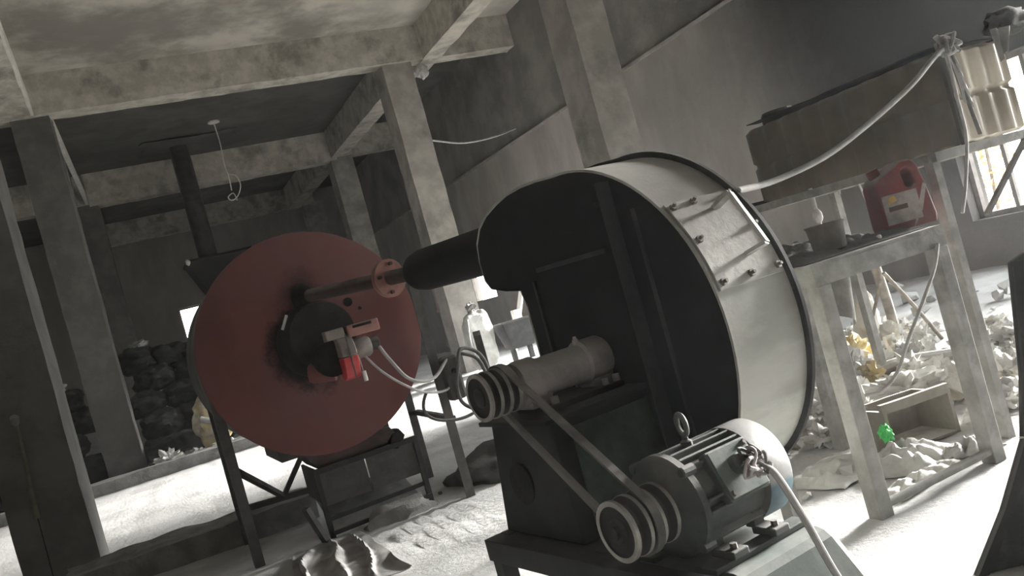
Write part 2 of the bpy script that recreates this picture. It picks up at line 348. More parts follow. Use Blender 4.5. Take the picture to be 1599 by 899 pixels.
def wall_with_holes(mb, fixed0, fixed1, along0, along1, z0, z1, holes, axis):
    # slab between fixed0..fixed1 on one axis, spanning along0..along1; holes (a0,a1,z0,z1)
    cuts = sorted({along0, along1, *[h[0] for h in holes], *[h[1] for h in holes]}); cuts = [c for c in cuts if along0 <= c <= along1]
    def bx(a0, a1, b0, b1):
        if axis == 'y': mb.box((fixed0, a0, b0), (fixed1, a1, b1))
        else: mb.box((a0, fixed0, b0), (a1, fixed1, b1))
    for a0, a1 in zip(cuts, cuts[1:]):
        h = [q for q in holes if q[0] <= a0 + 1e-6 and q[1] >= a1 - 1e-6]
        if not h: bx(a0, a1, z0, z1); continue
        h = h[0]
        if h[2] > z0: bx(a0, a1, z0, h[2])
        if h[3] < z1: bx(a0, a1, h[3], z1)
BAND = 3.93
mb = MB(); wall_with_holes(mb, WALL_X, WALL_X+0.3, NEAR_Y-0.3, BACK_Y+0.3, -0.3, BAND, OPEN_R, 'y')
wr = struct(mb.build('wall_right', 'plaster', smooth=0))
mb = MB().box((WALL_X+0.05, NEAR_Y-0.3, BAND), (WALL_X+0.3, BACK_Y+0.3, CEIL+0.2)); struct(mb.build('wall_right_upper', 'plaster_dark', smooth=0))
mb = MB().box((WALL_X-0.012, NEAR_Y, BAND-0.05), (WALL_X+0.06, BACK_Y, BAND)); struct(mb.build('trim_1', 'concrete', smooth=0))
mb = MB(); wall_with_holes(mb, BACK_Y, BACK_Y+0.3, LEFT_X-0.3, WALL_X+0.3, -0.3, CEIL+0.2, OPEN_B, 'x'); struct(mb.build('wall_back', 'plaster', smooth=0))
mb = MB().box((LEFT_X-0.3, NEAR_Y-0.3, -0.3), (LEFT_X, BACK_Y+0.3, CEIL+0.2)); struct(mb.build('wall_left', 'plaster', smooth=0))
mb = MB().box((LEFT_X-0.3, NEAR_Y-0.3, -0.3), (WALL_X+0.3, NEAR_Y, CEIL+0.2)); struct(mb.build('wall_front', 'plaster', smooth=0))
mb = MB().box((LEFT_X-0.3, NEAR_Y-0.3, CEIL), (WALL_X+0.3, 14.0, CEIL+0.25)); struct(mb.build('ceiling', 'slab', smooth=0))
mb = MB().box((LEFT_X-0.3, 14.0, CEIL), (WALL_X+0.3, BACK_Y+0.3, CEIL+0.25)); struct(mb.build('ceiling', 'slab_soot', smooth=0))

def rough_box(a, b, step=0.12, amp=0.012, seed=0, taper=None):
    # box subdivided with slightly uneven faces
    bm = bmesh.new(); bmesh.ops.create_cube(bm, size=1.0)
    sz = [b[i]-a[i] for i in range(3)]
    for v in bm.verts: v.co = Vector([a[i] + (v.co[i] + 0.5) * sz[i] for i in range(3)])
    for i in range(3):
        n = int(sz[i] / step)
        if n < 2: continue
        n = min(n, 90)
        for k in range(1, n):
            co = [0,0,0]; no = [0,0,0]; co[i] = a[i] + sz[i]*k/n; no[i] = 1
            bmesh.ops.bisect_plane(bm, geom=bm.verts[:] + bm.edges[:] + bm.faces[:], plane_co=co, plane_no=no)
    off = Vector((seed*3.1, seed*1.7, seed*0.9))
    for v in bm.verts:
        p = v.co
        d = noise.noise_vector(p * 2.2 + off) * amp + noise.noise_vector(p * 7.0 + off) * amp * 0.6
        v.co = p + d
    bm.verts.index_update()
    m = MB(); m.add([v.co.copy() for v in bm.verts], [[w.index for w in f.verts] for f in bm.faces]); bm.free(); return m
# columns: x0, x1, y0, y1, label
COL_ROT = [-4, -4, -4, 0, 0, 0, 0]
COLS = [(-1.06, -0.54, 7.4, 7.92), (-0.65, -0.14, 14.0, 14.5), (-0.28, 0.27, 20.6, 21.1),
        (5.05, 5.50, 7.84, 8.40), (5.07, 5.60, 13.98, 14.5), (5.55, 6.1, 20.6, 21.1), (6.05, 6.65, 27.0, 27.5)]
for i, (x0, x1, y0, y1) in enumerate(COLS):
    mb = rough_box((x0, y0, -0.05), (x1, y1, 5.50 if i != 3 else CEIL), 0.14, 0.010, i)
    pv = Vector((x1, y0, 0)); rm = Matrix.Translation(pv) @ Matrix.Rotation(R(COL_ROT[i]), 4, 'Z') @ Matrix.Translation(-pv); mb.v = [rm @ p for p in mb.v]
    struct(mb.build('concrete_column', 'concrete_dark' if i < 3 else 'concrete', smooth=50))
# beams: a, b, material
BEAMS = [((-0.36, 13.9, 5.47), (5.85, 14.28, CEIL+0.05)), ((0.1, 20.55, 5.36), (5.7, 20.95, CEIL+0.05)), ((0.4, 27.0, 5.45), (6.4, 27.4, CEIL+0.05)),
         ((-6.0, 13.95, 5.47), (-0.36, 14.3, CEIL+0.05)), ((-6.0, 20.6, 5.4), (0.1, 20.95, CEIL+0.05)),
         ((5.80, 8.0, 5.45), (6.15, 14.9, CEIL+0.05)), ((5.55, 14.3, 5.42), (5.95, 27.3, CEIL+0.05)),
         ((-0.75, 7.0, 5.45), (-0.36, 14.0, CEIL+0.05)), ((-0.55, 14.2, 5.42), (-0.12, 27.3, CEIL+0.05)),
         ((6.1, 13.95, 5.47), (WALL_X+0.1, 14.3, CEIL+0.05)), ((5.9, 20.6, 5.42), (WALL_X+0.1, 20.95, CEIL+0.05)),
         ((-6.0, 7.4, 5.5), (WALL_X+0.1, 7.85, CEIL+0.05))]
for i, (a, b) in enumerate(BEAMS):
    struct(rough_box(a, b, 0.16, 0.012, 20+i).build('concrete_beam', 'concrete_rough', smooth=50))
# pale strip along the left beams: light on their face put into colour
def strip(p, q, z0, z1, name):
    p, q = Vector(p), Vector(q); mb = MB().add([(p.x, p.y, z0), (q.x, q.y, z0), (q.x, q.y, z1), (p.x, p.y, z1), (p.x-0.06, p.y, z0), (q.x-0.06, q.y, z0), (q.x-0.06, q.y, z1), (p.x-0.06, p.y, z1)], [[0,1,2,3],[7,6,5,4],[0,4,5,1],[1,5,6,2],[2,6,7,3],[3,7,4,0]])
    struct(mb.build(name, 'lit_beam_face', smooth=0))
strip((-0.34, 7.9, 0), (-0.32, 13.9, 0), 5.46, 5.74, 'lit_beam_strip_1'); strip((-0.11, 14.4, 0), (0.30, 26.9, 0), 5.42, 5.66, 'lit_beam_strip_2')
# raised kerb across the left bay
struct(rough_box((-6.0, 12.9, -0.05), (1.9, 13.25, 0.16), 0.1, 0.014, 51).build('kerb', 'earth', smooth=60))
# loose plaster round the chimney hole in the ceiling
def plate_fn(u, v):
    x = 1.35 + 1.9*u; y = 18.7 + 1.5*v; k = noise.noise(Vector((x*1.5, y*1.5, 3)))
    return (x + 0.15*noise.noise(Vector((v*4, 1, 7))), y + 0.25*noise.noise(Vector((u*5, 2, 1))), CEIL - 0.012 - 0.03*(1-v)*abs(math.sin(u*3.0)) - 0.01*k)
struct(MB().sheet(plate_fn, 14, 10, 0.012).build('trim_2', 'slab_soot', smooth=60))
# window frames in the right wall
def win_frame(name, y0, y1, z0, z1, nv, nh, x):
    mb = MB(); t = 0.05
    fr = MB().box((x, y0, z0), (x+0.06, y1, z0+t)).box((x, y0, z1-t), (x+0.06, y1, z1)).box((x, y0, z0), (x+0.06, y0+t, z1)).box((x, y1-t, z0), (x+0.06, y1, z1))
    o = struct(fr.build(name, 'window_steel', smooth=0))
    for i in range(1, nv): MB().box((x+0.01, y0+(y1-y0)*i/nv-0.02, z0), (x+0.05, y0+(y1-y0)*i/nv+0.02, z1)).build('mullion', 'window_steel', o, smooth=0)
    for i in range(1, nh): MB().box((x+0.012, y0, z0+(z1-z0)*i/nh-0.015), (x+0.048, y1, z0+(z1-z0)*i/nh+0.015)).build('glazing_bar', 'window_steel', o, smooth=0)
    return o
win_frame('window_1', 4.65, 5.85, 0.62, 2.05, 3, 1, WALL_X+0.12)
win_frame('window_2', 17.7, 19.3, 1.06, 1.72, 1, 1, WALL_X+0.12)
mb = MB(); 
o = MB().box((1.75, BACK_Y+0.1, 2.15), (2.95, BACK_Y+0.16, 2.2)).box((1.75, BACK_Y+0.1, 3.25), (2.95, BACK_Y+0.16, 3.3)).box((1.75, BACK_Y+0.1, 2.15), (1.8, BACK_Y+0.16, 3.3)).box((2.9, BACK_Y+0.1, 2.15), (2.95, BACK_Y+0.16, 3.3)).build('window_3', 'window_steel', smooth=0); struct(o)


# ------------------------------------------------------------------ blower fan (local frame: x along shaft, y towards outlet)
FAN_O = (1.58, 2.867, 0.0); FAN_R = 0.13; ZC, RF, WF = 0.886, 0.677, 0.331
fan = thing('blower_fan', 'large black and grey centrifugal blower with round scroll casing beside the steel table', 'blower', FAN_O, FAN_R)
def scroll_profile(grow=0.0):
    pts = []
    # start at tongue, run down the left, under, up the right and over the top to the outlet
    for i in range(0, 65):
        t = i / 64; a = 2*math.pi*0.75*t      # 0 = left, 90 = bottom, 180 = right, 270 = top
        r = 0.415 + (RF - 0.415) * sm(0, 0.58, t) + grow
        pts.append((math.cos(a) * r, ZC - math.sin(a) * r))
    top = ZC + RF + grow
    pts += [(0.12, top + 0.012), (0.24, top + 0.016), (0.34, top + 0.010), (0.44, top - 0.008), (0.54, top - 0.035), (0.62, top - 0.075), (0.68, top - 0.14), (0.70, top - 0.22), (0.695, top - 0.30), (0.66, top - 0.345 - grow), (0.55, top - 0.37 - grow), (0.43, top - 0.385 - grow), (0.415 + grow, ZC + 0.22)]
    return pts
PROF = scroll_profile()
X, Y, Z = Vector((1,0,0)), Vector((0,1,0)), Vector((0,0,1))
def ring_strip(outer, inner, x0, x1):
    mb = MB(); n = len(outer); vs = []
    for x in (x0, x1):
        vs += [(x, a, b) for a, b in outer] + [(x, a, b) for a, b in inner]
    fs = []
    for i in range(n):
        j = (i+1) % n
        fs += [[i, j, n+j, n+i], [2*n+j, 2*n+i, 3*n+i, 3*n+j], [j, i, 2*n+i, 2*n+j], [n+i, n+j, 3*n+j, 3*n+i]]
    return mb.add(vs, fs)
MB().prism(PROF, (0.0, 0, 0), Y, Z, X, 0.012).build('side_plate', 'black_steel', fan, local=True, smooth=0)
ring_strip(PROF, scroll_profile(-0.012), 0.012, WF).build('casing_rim', 'grey_casing', fan, local=True, smooth=40)
MB().prism(PROF, (WF, 0, 0), Y, Z, X, 0.01).build('back_plate', 'grey_casing', fan, local=True, smooth=0)
ring_strip(scroll_profile(0.022), scroll_profile(-0.002), WF-0.004, WF+0.012).build('rear_flange', 'strut_steel', fan, local=True, smooth=40)
ring_strip(scroll_profile(0.006), scroll_profile(-0.004), -0.004, 0.006).build('front_edge', 'grey_casing', fan, local=True, smooth=40)
# vertical angle iron strut and the welded stiffener on the side plate
MB().angle((-0.004, -0.31, 0.30), (-0.004, -0.31, 1.47), 0.06, 0.006, up=(0,1,0), sx=1, sy=1).build('strut', 'strut_steel', fan, local=True, smooth=0)
MB().cyl((-0.062, -0.275, 1.40), (-0.001, -0.275, 1.40), 0.008, n=12).build('bolt_hole', 'soot_black', fan, local=True)
MB().box((-0.014, -0.20, 1.232), (0.0, 0.26, 1.250)).build('stiffener', 'strut_steel', fan, local=True, smooth=0)
MB().box((-0.010, -0.40, 0.5), (0.0, -0.388, 1.35)).build('stiffener', 'strut_steel', fan, local=True, smooth=0)
MB().box((-0.012, 0.30, 0.78), (0.0, 0.315, 1.2)).build('stiffener', 'strut_steel', fan, local=True, smooth=0)
# neck
n0 = Vector((0.15, 0.60, 1.395)); n1 = Vector((0.055, 1.50, 1.415))
MB().lathe(n0, n1, [(0, 0.112), (0.85, 0.108), (0.93, 0.098), (0.98, 0.075), (1.0, 0.04)], 36).build('outlet_neck', 'black_steel', fan, local=True, smooth=50)
# access hatch wrapped on the rim
def rim_pt(x, deg, r):
    a = R(deg); return Vector((x, -math.cos(a)*r, ZC + math.sin(a)*r))
H0, H1 = 11.0, 40.0
hatch = MB().sheet(lambda u, v: rim_pt(0.012 + (WF-0.03)*u, H0 + (H1-H0)*v, RF + 0.012), 6, 12, 0.012).build('access_hatch', 'hatch_plate', fan, local=True, smooth=40)
for u, d in ((0.07, 13), (0.5, 13), (0.93, 13), (0.07, 26), (0.93, 26), (0.07, 38), (0.4, 38.5), (0.93, 38)):
    x = 0.012 + (WF-0.03)*u
    mb = MB().lathe(rim_pt(x, d, RF+0.010), rim_pt(x, d, RF+0.022), [(0, 0.013), (1, 0.013)], 6).lathe(rim_pt(x, d, RF+0.02), rim_pt(x, d, RF+0.034), [(0, 0.006), (1, 0.006)], 8)
    mb.build('nut', 'tin', hatch, local=True, smooth=30)
a0, a1 = rim_pt(0.19, 34.5, RF+0.01), rim_pt(0.19, 18.5, RF+0.01)
b0, b1 = rim_pt(0.225, 34.5, RF+0.075), rim_pt(0.225, 18.5, RF+0.075)
mb = MB(); nn = (b0 - a0).cross(a1 - a0).normalized()
mb.bar(a0, b0, 0.012, 0.04, up=X).bar(b0, b1, 0.04, 0.012, up=(b0-a0)).bar(b1, a1, 0.012, 0.04, up=X)
mb.build('handle', 'hatch_plate', hatch, local=True, smooth=0)
# pedestal
def frustum(mb, b0, b1, z0, t0, t1, z1):
    vs = [(b0[0],b0[1],z0),(b1[0],b0[1],z0),(b1[0],b1[1],z0),(b0[0],b1[1],z0),(t0[0],t0[1],z1),(t1[0],t0[1],z1),(t1[0],t1[1],z1),(t0[0],t1[1],z1)]
    return mb.add(vs, [(0,3,2,1),(4,5,6,7),(0,1,5,4),(1,2,6,5),(2,3,7,6),(3,0,4,7)])
ped = frustum(MB(), (-0.465, -0.27), (-0.012, 0.23), 0.335, (-0.43, -0.20), (-0.012, 0.20), 0.735).build('pedestal', 'pedestal_steel', fan, local=True, smooth=0, bevel=0.006)
mb = MB(); q = [(-0.36, 0.70), (-0.02, 0.70), (-0.02, 0.38), (-0.40, 0.38)]
def on_front(x, z, d): 
    y = -0.27 + (z - 0.335) / 0.40 * 0.07; return Vector((x, y - d, z))
vs = [on_front(x, z, 0.001) for x, z in q] + [on_front(x, z, 0.012) for x, z in q]
mb.add(vs, [[0,1,2,3],[7,6,5,4],[0,4,5,1],[1,5,6,2],[2,6,7,3],[3,7,4,0]]).build('guard_panel', 'pedestal_green', ped, local=True, smooth=0)
mb = MB()
for k in range(18):
    pass
MB().lathe((-0.44, 0.05, 0.52), (-0.456, 0.05, 0.52), [(0, 0.075), (1, 0.075)], 24).build('opening', 'soot_black', ped, local=True)
MB().box((-0.47, -0.24, 0.735), (-0.012, 0.22, 0.752)).build('top_plate', 'pedestal_steel', fan, local=True, smooth=0, bevel=0.003)
MB().box((-0.36, -0.13, 0.752), (-0.03, 0.11, 0.775)).build('bearing_foot', 'strut_steel', fan, local=True, smooth=0, bevel=0.004)
by, bz = -0.03, 0.868
br = MB().lathe((-0.42, by, bz), (-0.012, by, bz), [(0, 0.045), (0.0, 0.078), (0.04, 0.083), (0.2, 0.083), (0.22, 0.07), (0.7, 0.07), (0.72, 0.082), (0.93, 0.082), (0.97, 0.072), (1.0, 0.05)], 32)
br.box((-0.40, by-0.05, 0.775), (-0.31, by+0.05, 0.82)).box((-0.12, by-0.05, 0.775), (-0.03, by+0.05, 0.82))
bear = br.build('bearing_housing', 'bearing_steel', fan, local=True, smooth=40)
MB().lathe((-0.13, by-0.01, bz+0.07), (-0.13, by-0.01, bz+0.10), [(0, 0.012), (0.6, 0.012), (0.7, 0.008), (1, 0.006)], 10).build('grease_nipple', 'bearing_steel', bear, local=True)
for x in (-0.38, -0.33, -0.10, -0.05):
    for s in (-1, 1):
        MB().lathe((x, by+s*0.085, 0.775), (x, by+s*0.085, 0.80), [(0, 0.014), (1, 0.014)], 6).build('foot_bolt', 'bearing_steel', bear, local=True, smooth=20)
MB().cyl((-0.57, by, bz), (-0.40, by, bz), 0.024, n=20).build('shaft', 'pulley_steel', fan, local=True)
def pulley(x0, x1, y, z, r, ng):
    prof = []; n = ng
    prof.append((0.0, 0.03)); prof.append((0.0, r)); 
    wdt = 1.0 / n
    for i in range(n):
        a = i*wdt
        prof += [(a + 0.12*wdt, r), (a + 0.38*wdt, r - 0.016), (a + 0.62*wdt, r - 0.016), (a + 0.88*wdt, r)]
    prof += [(1.0, r), (1.0, 0.03)]
    return MB().lathe((x0, y, z), (x1, y, z), prof, 40)
PX0, PX1 = -0.565, -0.450
fp = pulley(PX0, PX1, by, bz, 0.082, 3).build('pulley', 'pulley_steel', fan, local=True, smooth=25)
MB().lathe((PX0-0.012, by, bz), (PX0+0.01, by, bz), [(0, 0.02), (0.3, 0.034), (1, 0.036)], 20).build('hub', 'pulley_steel', fp, local=True)
for i in range(4):
    xx = PX0 + (PX1-PX0)*i/3
    MB().lathe((xx-0.006, by, bz), (xx+0.006, by, bz), [(0, 0.070), (0, 0.084), (1, 0.084), (1, 0.070)], 40, caps=False).build('rim_band', 'pulley_rim', fp, local=True)
# base frame of channels on short legs
fr = MB().box((-0.56, -1.05, 0.255), (-0.49, 0.25, 0.335)).box((-0.49, 0.18, 0.255), (0.0, 0.25, 0.335)).box((-0.49, -0.42, 0.255), (-0.05, -0.35, 0.335))
fr.build('base_frame', 'pedestal_steel', fan, local=True, smooth=0, bevel=0.004)
MB().box((-0.49, -0.35, 0.315), (-0.012, 0.18, 0.333)).build('deck_plate', 'pedestal_steel', fan, local=True, smooth=0)
for x, y in ((-0.525, 0.20), (-0.525, -0.40), (-0.525, -1.0)):
    MB().box((x-0.03, y-0.03, 0.0), (x+0.03, y+0.03, 0.26)).build('leg', 'pedestal_steel', fan, local=True, smooth=0)
for y in (0.18, -0.15):
    MB().box((0.0, y-0.03, 0.0), (0.06, y+0.03, 0.52)).build('leg', 'pedestal_steel', fan, local=True, smooth=0)
MB().box((WF-0.05, -0.45, 0.0), (WF+0.0, -0.40, 0.42)).build('leg', 'table_steel', fan, local=True, smooth=0)
MB().box((WF-0.05, 0.15, 0.0), (WF+0.0, 0.20, 0.50)).build('leg', 'table_steel', fan, local=True, smooth=0)

# ------------------------------------------------------------------ electric motor (same frame as the fan)
FM = Matrix.Translation(FAN_O) @ Matrix.Rotation(FAN_R, 4, 'Z')
def fw(x, y, z): return FM @ Vector((x, y, z))
MYC, MZC, MR = -0.70, 0.487, 0.125
mbase = thing('motor_mount', 'grey-green sloped steel mounting block under the electric motor', 'motor mount', fw(-0.15, MYC, 0.0), FAN_R)
def L(mb): # fan frame -> world
    mb.v = [FM @ p for p in mb.v]; return mb
L(frustum(MB(), (-0.48, -1.0), (0.02, -0.44), 0.06, (-0.46, -0.92), (-0.06, -0.50), 0.317)).build('block', 'base_green', mbase, smooth=0, bevel=0.03)
for s in (-1, 1):
    L(MB().box((-0.46, MYC+s*0.13-0.03, 0.317), (-0.08, MYC+s*0.13+0.03, 0.335))).build('slide_rail', 'motor_paint', mbase, smooth=0, bevel=0.003)
L(MB().box((-0.47, -1.04, 0.0), (0.20, -0.96, 0.06)).box((-0.47, -0.46, 0.0), (0.20, -0.38, 0.06))).build('skid', 'strut_steel', mbase, smooth=0)
motor = thing('electric_motor', 'dusty grey-green finned electric motor driving the blower by belt', 'motor', fw(-0.2, MYC, 0.335), FAN_R)
ax0, ax1 = (-0.40, MYC, MZC), (-0.02, MYC, MZC)
def L(mb): # motor parts: fan frame -> world, axial fit between the pulley and the blower side plate
    mb.v = [FM @ Vector((-0.475 + (p.x + 0.435) * 0.84, p.y, p.z)) for p in mb.v]; return mb
L(MB().cyl((-0.37, MYC, MZC), (-0.05, MYC, MZC), MR, n=48)).build('stator_body', 'motor_paint', motor)
nf = 26
for i in range(nf):
    a = 2*math.pi*(i+0.5)/nf
    if math.sin(a) < -0.75: continue
    c, s = math.cos(a), math.sin(a)
    if -0.98 < c < -0.55 and abs(s) < 0.62: continue             # terminal box side
    p = Vector((0, c, s))
    mb = MB().bar(Vector((-0.355, MYC, MZC)) + p*(MR+0.008), Vector((-0.065, MYC, MZC)) + p*(MR+0.008), 0.009, 0.026, up=p)
    L(mb).build('fin', 'motor_paint', motor, smooth=0, bevel=0.003)
L(MB().lathe((-0.435, MYC, MZC), (-0.355, MYC, MZC), [(0, 0.03), (0.0, 0.06), (0.1, 0.075), (0.35, 0.10), (0.5, 0.138), (0.6, 0.15), (0.92, 0.15), (1.0, 0.144), (1.0, 0.03)], 48)).build('end_bell', 'motor_paint', motor, smooth=40)
for i in range(4):
    a = math.pi/4 + i*math.pi/2; p = Vector((0, math.cos(a), math.sin(a)))
    L(MB().lathe(Vector((-0.40, MYC, MZC)) + p*0.15, Vector((-0.345, MYC, MZC)) + p*0.15, [(0, 0.012), (0.1, 0.016), (1, 0.016)], 10)).build('lug', 'motor_paint', motor)
L(MB().lathe((-0.075, MYC, MZC), (0.055, MYC, MZC), [(0, 0.10), (0.0, 0.147), (0.85, 0.147), (0.97, 0.138), (1.0, 0.115), (1.0, 0.02)], 48)).build('fan_cowl', 'motor_teal', motor, smooth=40)
for s in (-1, 1):
    for x in (-0.34, -0.14):
        L(MB().box((x, MYC+s*0.12-0.05, 0.335), (x+0.07, MYC+s*0.12+0.04, 0.357)).box((x+0.01, MYC+s*0.07-0.02, 0.35), (x+0.06, MYC+s*0.07+0.02, 0.42))).build('foot', 'motor_paint', motor, smooth=0, bevel=0.004)
        L(MB().lathe((x+0.035, MYC+s*0.145, 0.355), (x+0.035, MYC+s*0.145, 0.372), [(0, 0.012), (1, 0.012)], 6)).build('foot_bolt', 'tin', motor)
# eye bolt
pts = []
ec = Vector((-0.235, MYC, MZC + MR + 0.075)); mb = MB()
mb.tube([ec + Vector((0.0, 0.030*math.cos(t), 0.030*math.sin(t))) + Vector((0.012*math.cos(t), 0, 0)) for t in [2*math.pi*k/20 for k in range(21)]], 0.009, 8, 1)
mb.lathe((ec.x, ec.y, MZC+MR-0.01), (ec.x, ec.y, ec.z-0.026), [(0, 0.02), (0.6, 0.02), (0.7, 0.010), (1, 0.010)], 12)
L(mb).build('eye_bolt', 'motor_paint', motor)
# terminal box on the near side, tilted face
tb_n = Vector((0, -math.cos(R(24)), math.sin(R(24)))); tb_u = Vector((0, math.sin(R(24)), math.cos(R(24)))); tbc = Vector((-0.19, MYC, MZC)) + tb_n * (MR - 0.01)
mb = MB().prism([(-0.095, -0.075), (0.095, -0.075), (0.095, 0.075), (-0.095, 0.075)], tbc, X, tb_u, tb_n, 0.035)
tbox = L(mb).build('terminal_box', 'motor_paint', motor, smooth=0, bevel=0.006)
L(MB().prism([(-0.088, -0.07), (0.088, -0.07), (0.088, 0.07), (-0.088, 0.07)], tbc + tb_n*0.035, X, tb_u, tb_n, 0.006)).build('cover_plate', 'base_green', tbox, smooth=0, bevel=0.002)
for a, b in ((-0.075, -0.055), (0.075, 0.058)):
    L(MB().lathe(tbc + X*a + tb_u*b + tb_n*0.04, tbc + X*a + tb_u*b + tb_n*0.048, [(0, 0.009), (1, 0.007)], 8)).build('screw', 'tin', tbox)
for k in range(7):
    rnd = random.Random(40+k); c = tbc + tb_n*0.048 + X*0.035
    pts = [c + X*rnd.uniform(-0.02, 0.02) + tb_u*rnd.uniform(-0.01, 0.02)]
    for j in range(4): pts.append(c + X*rnd.uniform(-0.055, 0.06) + tb_u*rnd.uniform(-0.045, 0.05) + tb_n*rnd.uniform(0.01, 0.05))
    pts.append(c + X*0.03 - tb_u*0.05 + tb_n*0.02)
    L(MB().tube(pts, 0.0055, 6, 5)).build('wire', 'cable_dark' if k % 2 else 'bearing_steel', tbox)
L(MB().lathe(tbc + X*-0.005 + tb_u*0.01 + tb_n*0.04, tbc + X*-0.005 + tb_u*0.01 + tb_n*0.07, [(0, 0.028), (0.8, 0.028), (1, 0.02)], 16)).build('cable_gland', 'motor_paint', tbox)
def L(mb):
    mb.v = [FM @ p for p in mb.v]; return mb
L(MB().cyl((-0.64, MYC, MZC), (-0.42, MYC, MZC), 0.02, n=18)).build('shaft', 'pulley_steel', motor)
mp = L(pulley(-0.62, -0.475, MYC, MZC, 0.085, 3)).build('pulley', 'pulley_steel', motor, smooth=25)
for i in range(4):
    xx = -0.62 + 0.145*i/3
    L(MB().lathe((xx-0.006, MYC, MZC), (xx+0.006, MYC, MZC), [(0, 0.072), (0, 0.0865), (1, 0.0865), (1, 0.072)], 40, caps=False)).build('rim_band', 'pulley_rim', mp)
L(MB().lathe((-0.632, MYC, MZC), (-0.61, MYC, MZC), [(0, 0.015), (0.1, 0.03), (1, 0.045)], 24)).build('hub', 'pulley_steel', mp)
# belts: closed loop round both pulleys
def belt(xa, xb, label):
    r1, r2 = 0.085, 0.0885; c1 = Vector((by, bz)); c2 = Vector((MYC, MZC)); d = (c2 - c1).normalized(); n = Vector((-d.y, d.x))
    path = []
    for k in range(17):                          # round the fan pulley, away from motor
        a = math.pi/2 + math.pi*k/16; path.append((c1 + (d*math.cos(a) + n*math.sin(a))*r1, xa))
    for k in range(17):
        a = -math.pi/2 + math.pi*k/16; path.append((c2 + (d*math.cos(a) + n*math.sin(a))*r2, xb))
    mb = MB(); vs = []; m = len(path)
    for i, (p, x) in enumerate(path):
        c = c1 if i < 17 else c2; o = (p - c).normalized()
        for dx, dr in ((-0.014, 0.006), (0.014, 0.006), (0.009, -0.008), (-0.009, -0.008)):
            q = p + o*dr; vs.append((x+dx, q.x, q.y))
    fs = [[4*i+k, 4*i+(k+1) % 4, 4*((i+1) % m)+(k+1) % 4, 4*((i+1) % m)+k] for i in range(m) for k in range(4)]
    mb.add(vs, fs); L(mb)
    return one(mb, 'drive_belt', 'rubber', label, 'belt', fw((xa+xb)/2, MYC, MZC-0.09), smooth=30)
belt(-0.470, -0.548, 'dusty black drive belt in the innermost groove of the blower pulley')
# supply cable hanging off the terminal box
p0 = tbc + tb_n*0.06 - X*0.02 - tb_u*0.02
pts = [p0, p0 + tb_n*0.05 + Vector((0.0, 0, -0.05)), p0 + Vector((0.015, -0.09, -0.16)), p0 + Vector((0.05, -0.12, -0.34)), p0 + Vector((0.10, -0.16, -0.50)), p0 + Vector((0.2, -0.2, -0.53)), p0 + Vector((0.4, -0.22, -0.535))]
pts = [FM @ p for p in pts]; pts[-1].z = 0.02; pts[-2].z = 0.02
one(MB().tube(pts, 0.0105, 10, 6), 'power_cable', 'cable_grey', 'thick grey power cable drooping from the motor terminal box', 'cable', (pts[-1].x, pts[-1].y, 0.0))

# ------------------------------------------------------------------ red furnace drum
DC = Vector((1.03, 5.34, 1.205)); DR = 0.685; DL = 1.05
drum = thing('furnace_drum', 'big dull red round furnace drum on dark steel legs', 'furnace', (DC.x, DC.y + DL/2, 0))
MB().lathe((DC.x, DC.y+0.02, DC.z), (DC.x, DC.y+DL, DC.z), [(0, DR-0.008), (1, DR-0.008)], 72).build('shell', 'frame_steel', drum, smooth=40)
plate = MB().lathe((DC.x, DC.y, DC.z), (DC.x, DC.y+0.022, DC.z), [(0, DR-0.006), (0.2, DR), (1, DR)], 96).build('front_plate', 'drum_plate', drum, smooth=40)
for a, b, r in ((0.27, 0.185, 0.028), (0.335, 0.13, 0.010)):
    MB().lathe((DC.x+a, DC.y-0.004, DC.z+b), (DC.x+a, DC.y+0.004, DC.z+b), [(0, r), (1, r)], 20).build('sight_hole', 'soot_black', plate)
# the sooty burner mouth: dished ring on the plate
MC = Vector((1.035, 5.34, 1.215))
mouth = MB().lathe((MC.x, MC.y, MC.z), (MC.x, MC.y-0.05, MC.z), [(0, 0.225), (0.6, 0.222), (1.0, 0.205), (1.0, 0.16), (0.35, 0.14), (0.3, 0.0)], 40, caps=False).build('burner_mouth', 'soot_black', drum, smooth=50)
MB().bar((MC.x-0.175, MC.y-0.06, MC.z+0.11), (MC.x-0.13, MC.y-0.07, MC.z+0.19), 0.016, 0.016).build('latch', 'cable_grey', mouth, smooth=0)
hood = []
mb = MB().lathe((MC.x+0.05, MC.y-0.01, MC.z+0.02), (MC.x+0.05, MC.y-0.075, MC.z+0.02), [(0, 0.205), (0.6, 0.205), (0.65, 0.195), (1, 0.195)], 40)
mb.build('mouth_cover', 'soot_plate', drum, smooth=40)
LEGS = [(0.37, 5.46), (1.73, 5.22), (1.80, 6.26), (0.40, 6.26)]
for i, (x, y) in enumerate(LEGS):
    zt = (1.12, 1.45, 1.2, 1.2)[i]
    sx = 1 if x < 1 else -1
    mb = MB().angle((x, y, 0), (x, y, zt), 0.06, 0.007, up=(1,0,0), sx=sx, sy=1)
    mb.build('leg', 'frame_steel', drum, smooth=0)
MB().bar((0.39, 5.47, 0.61), (0.72, 6.2, 0.24), 0.035, 0.03).build('brace', 'frame_steel', drum, smooth=0)
MB().bar((0.95, 6.2, 0.52), (0.72, 6.2, 0.24), 0.04, 0.03).build('brace', 'frame_steel', drum, smooth=0)
MB().bar((0.40, 6.26, 0.24), (0.92, 6.22, 0.22), 0.04, 0.04).build('brace', 'frame_steel', drum, smooth=0)
MB().bar((1.73, 5.24, 0.50), (1.80, 6.26, 0.50), 0.035, 0.035).build('brace', 'frame_steel', drum, smooth=0)
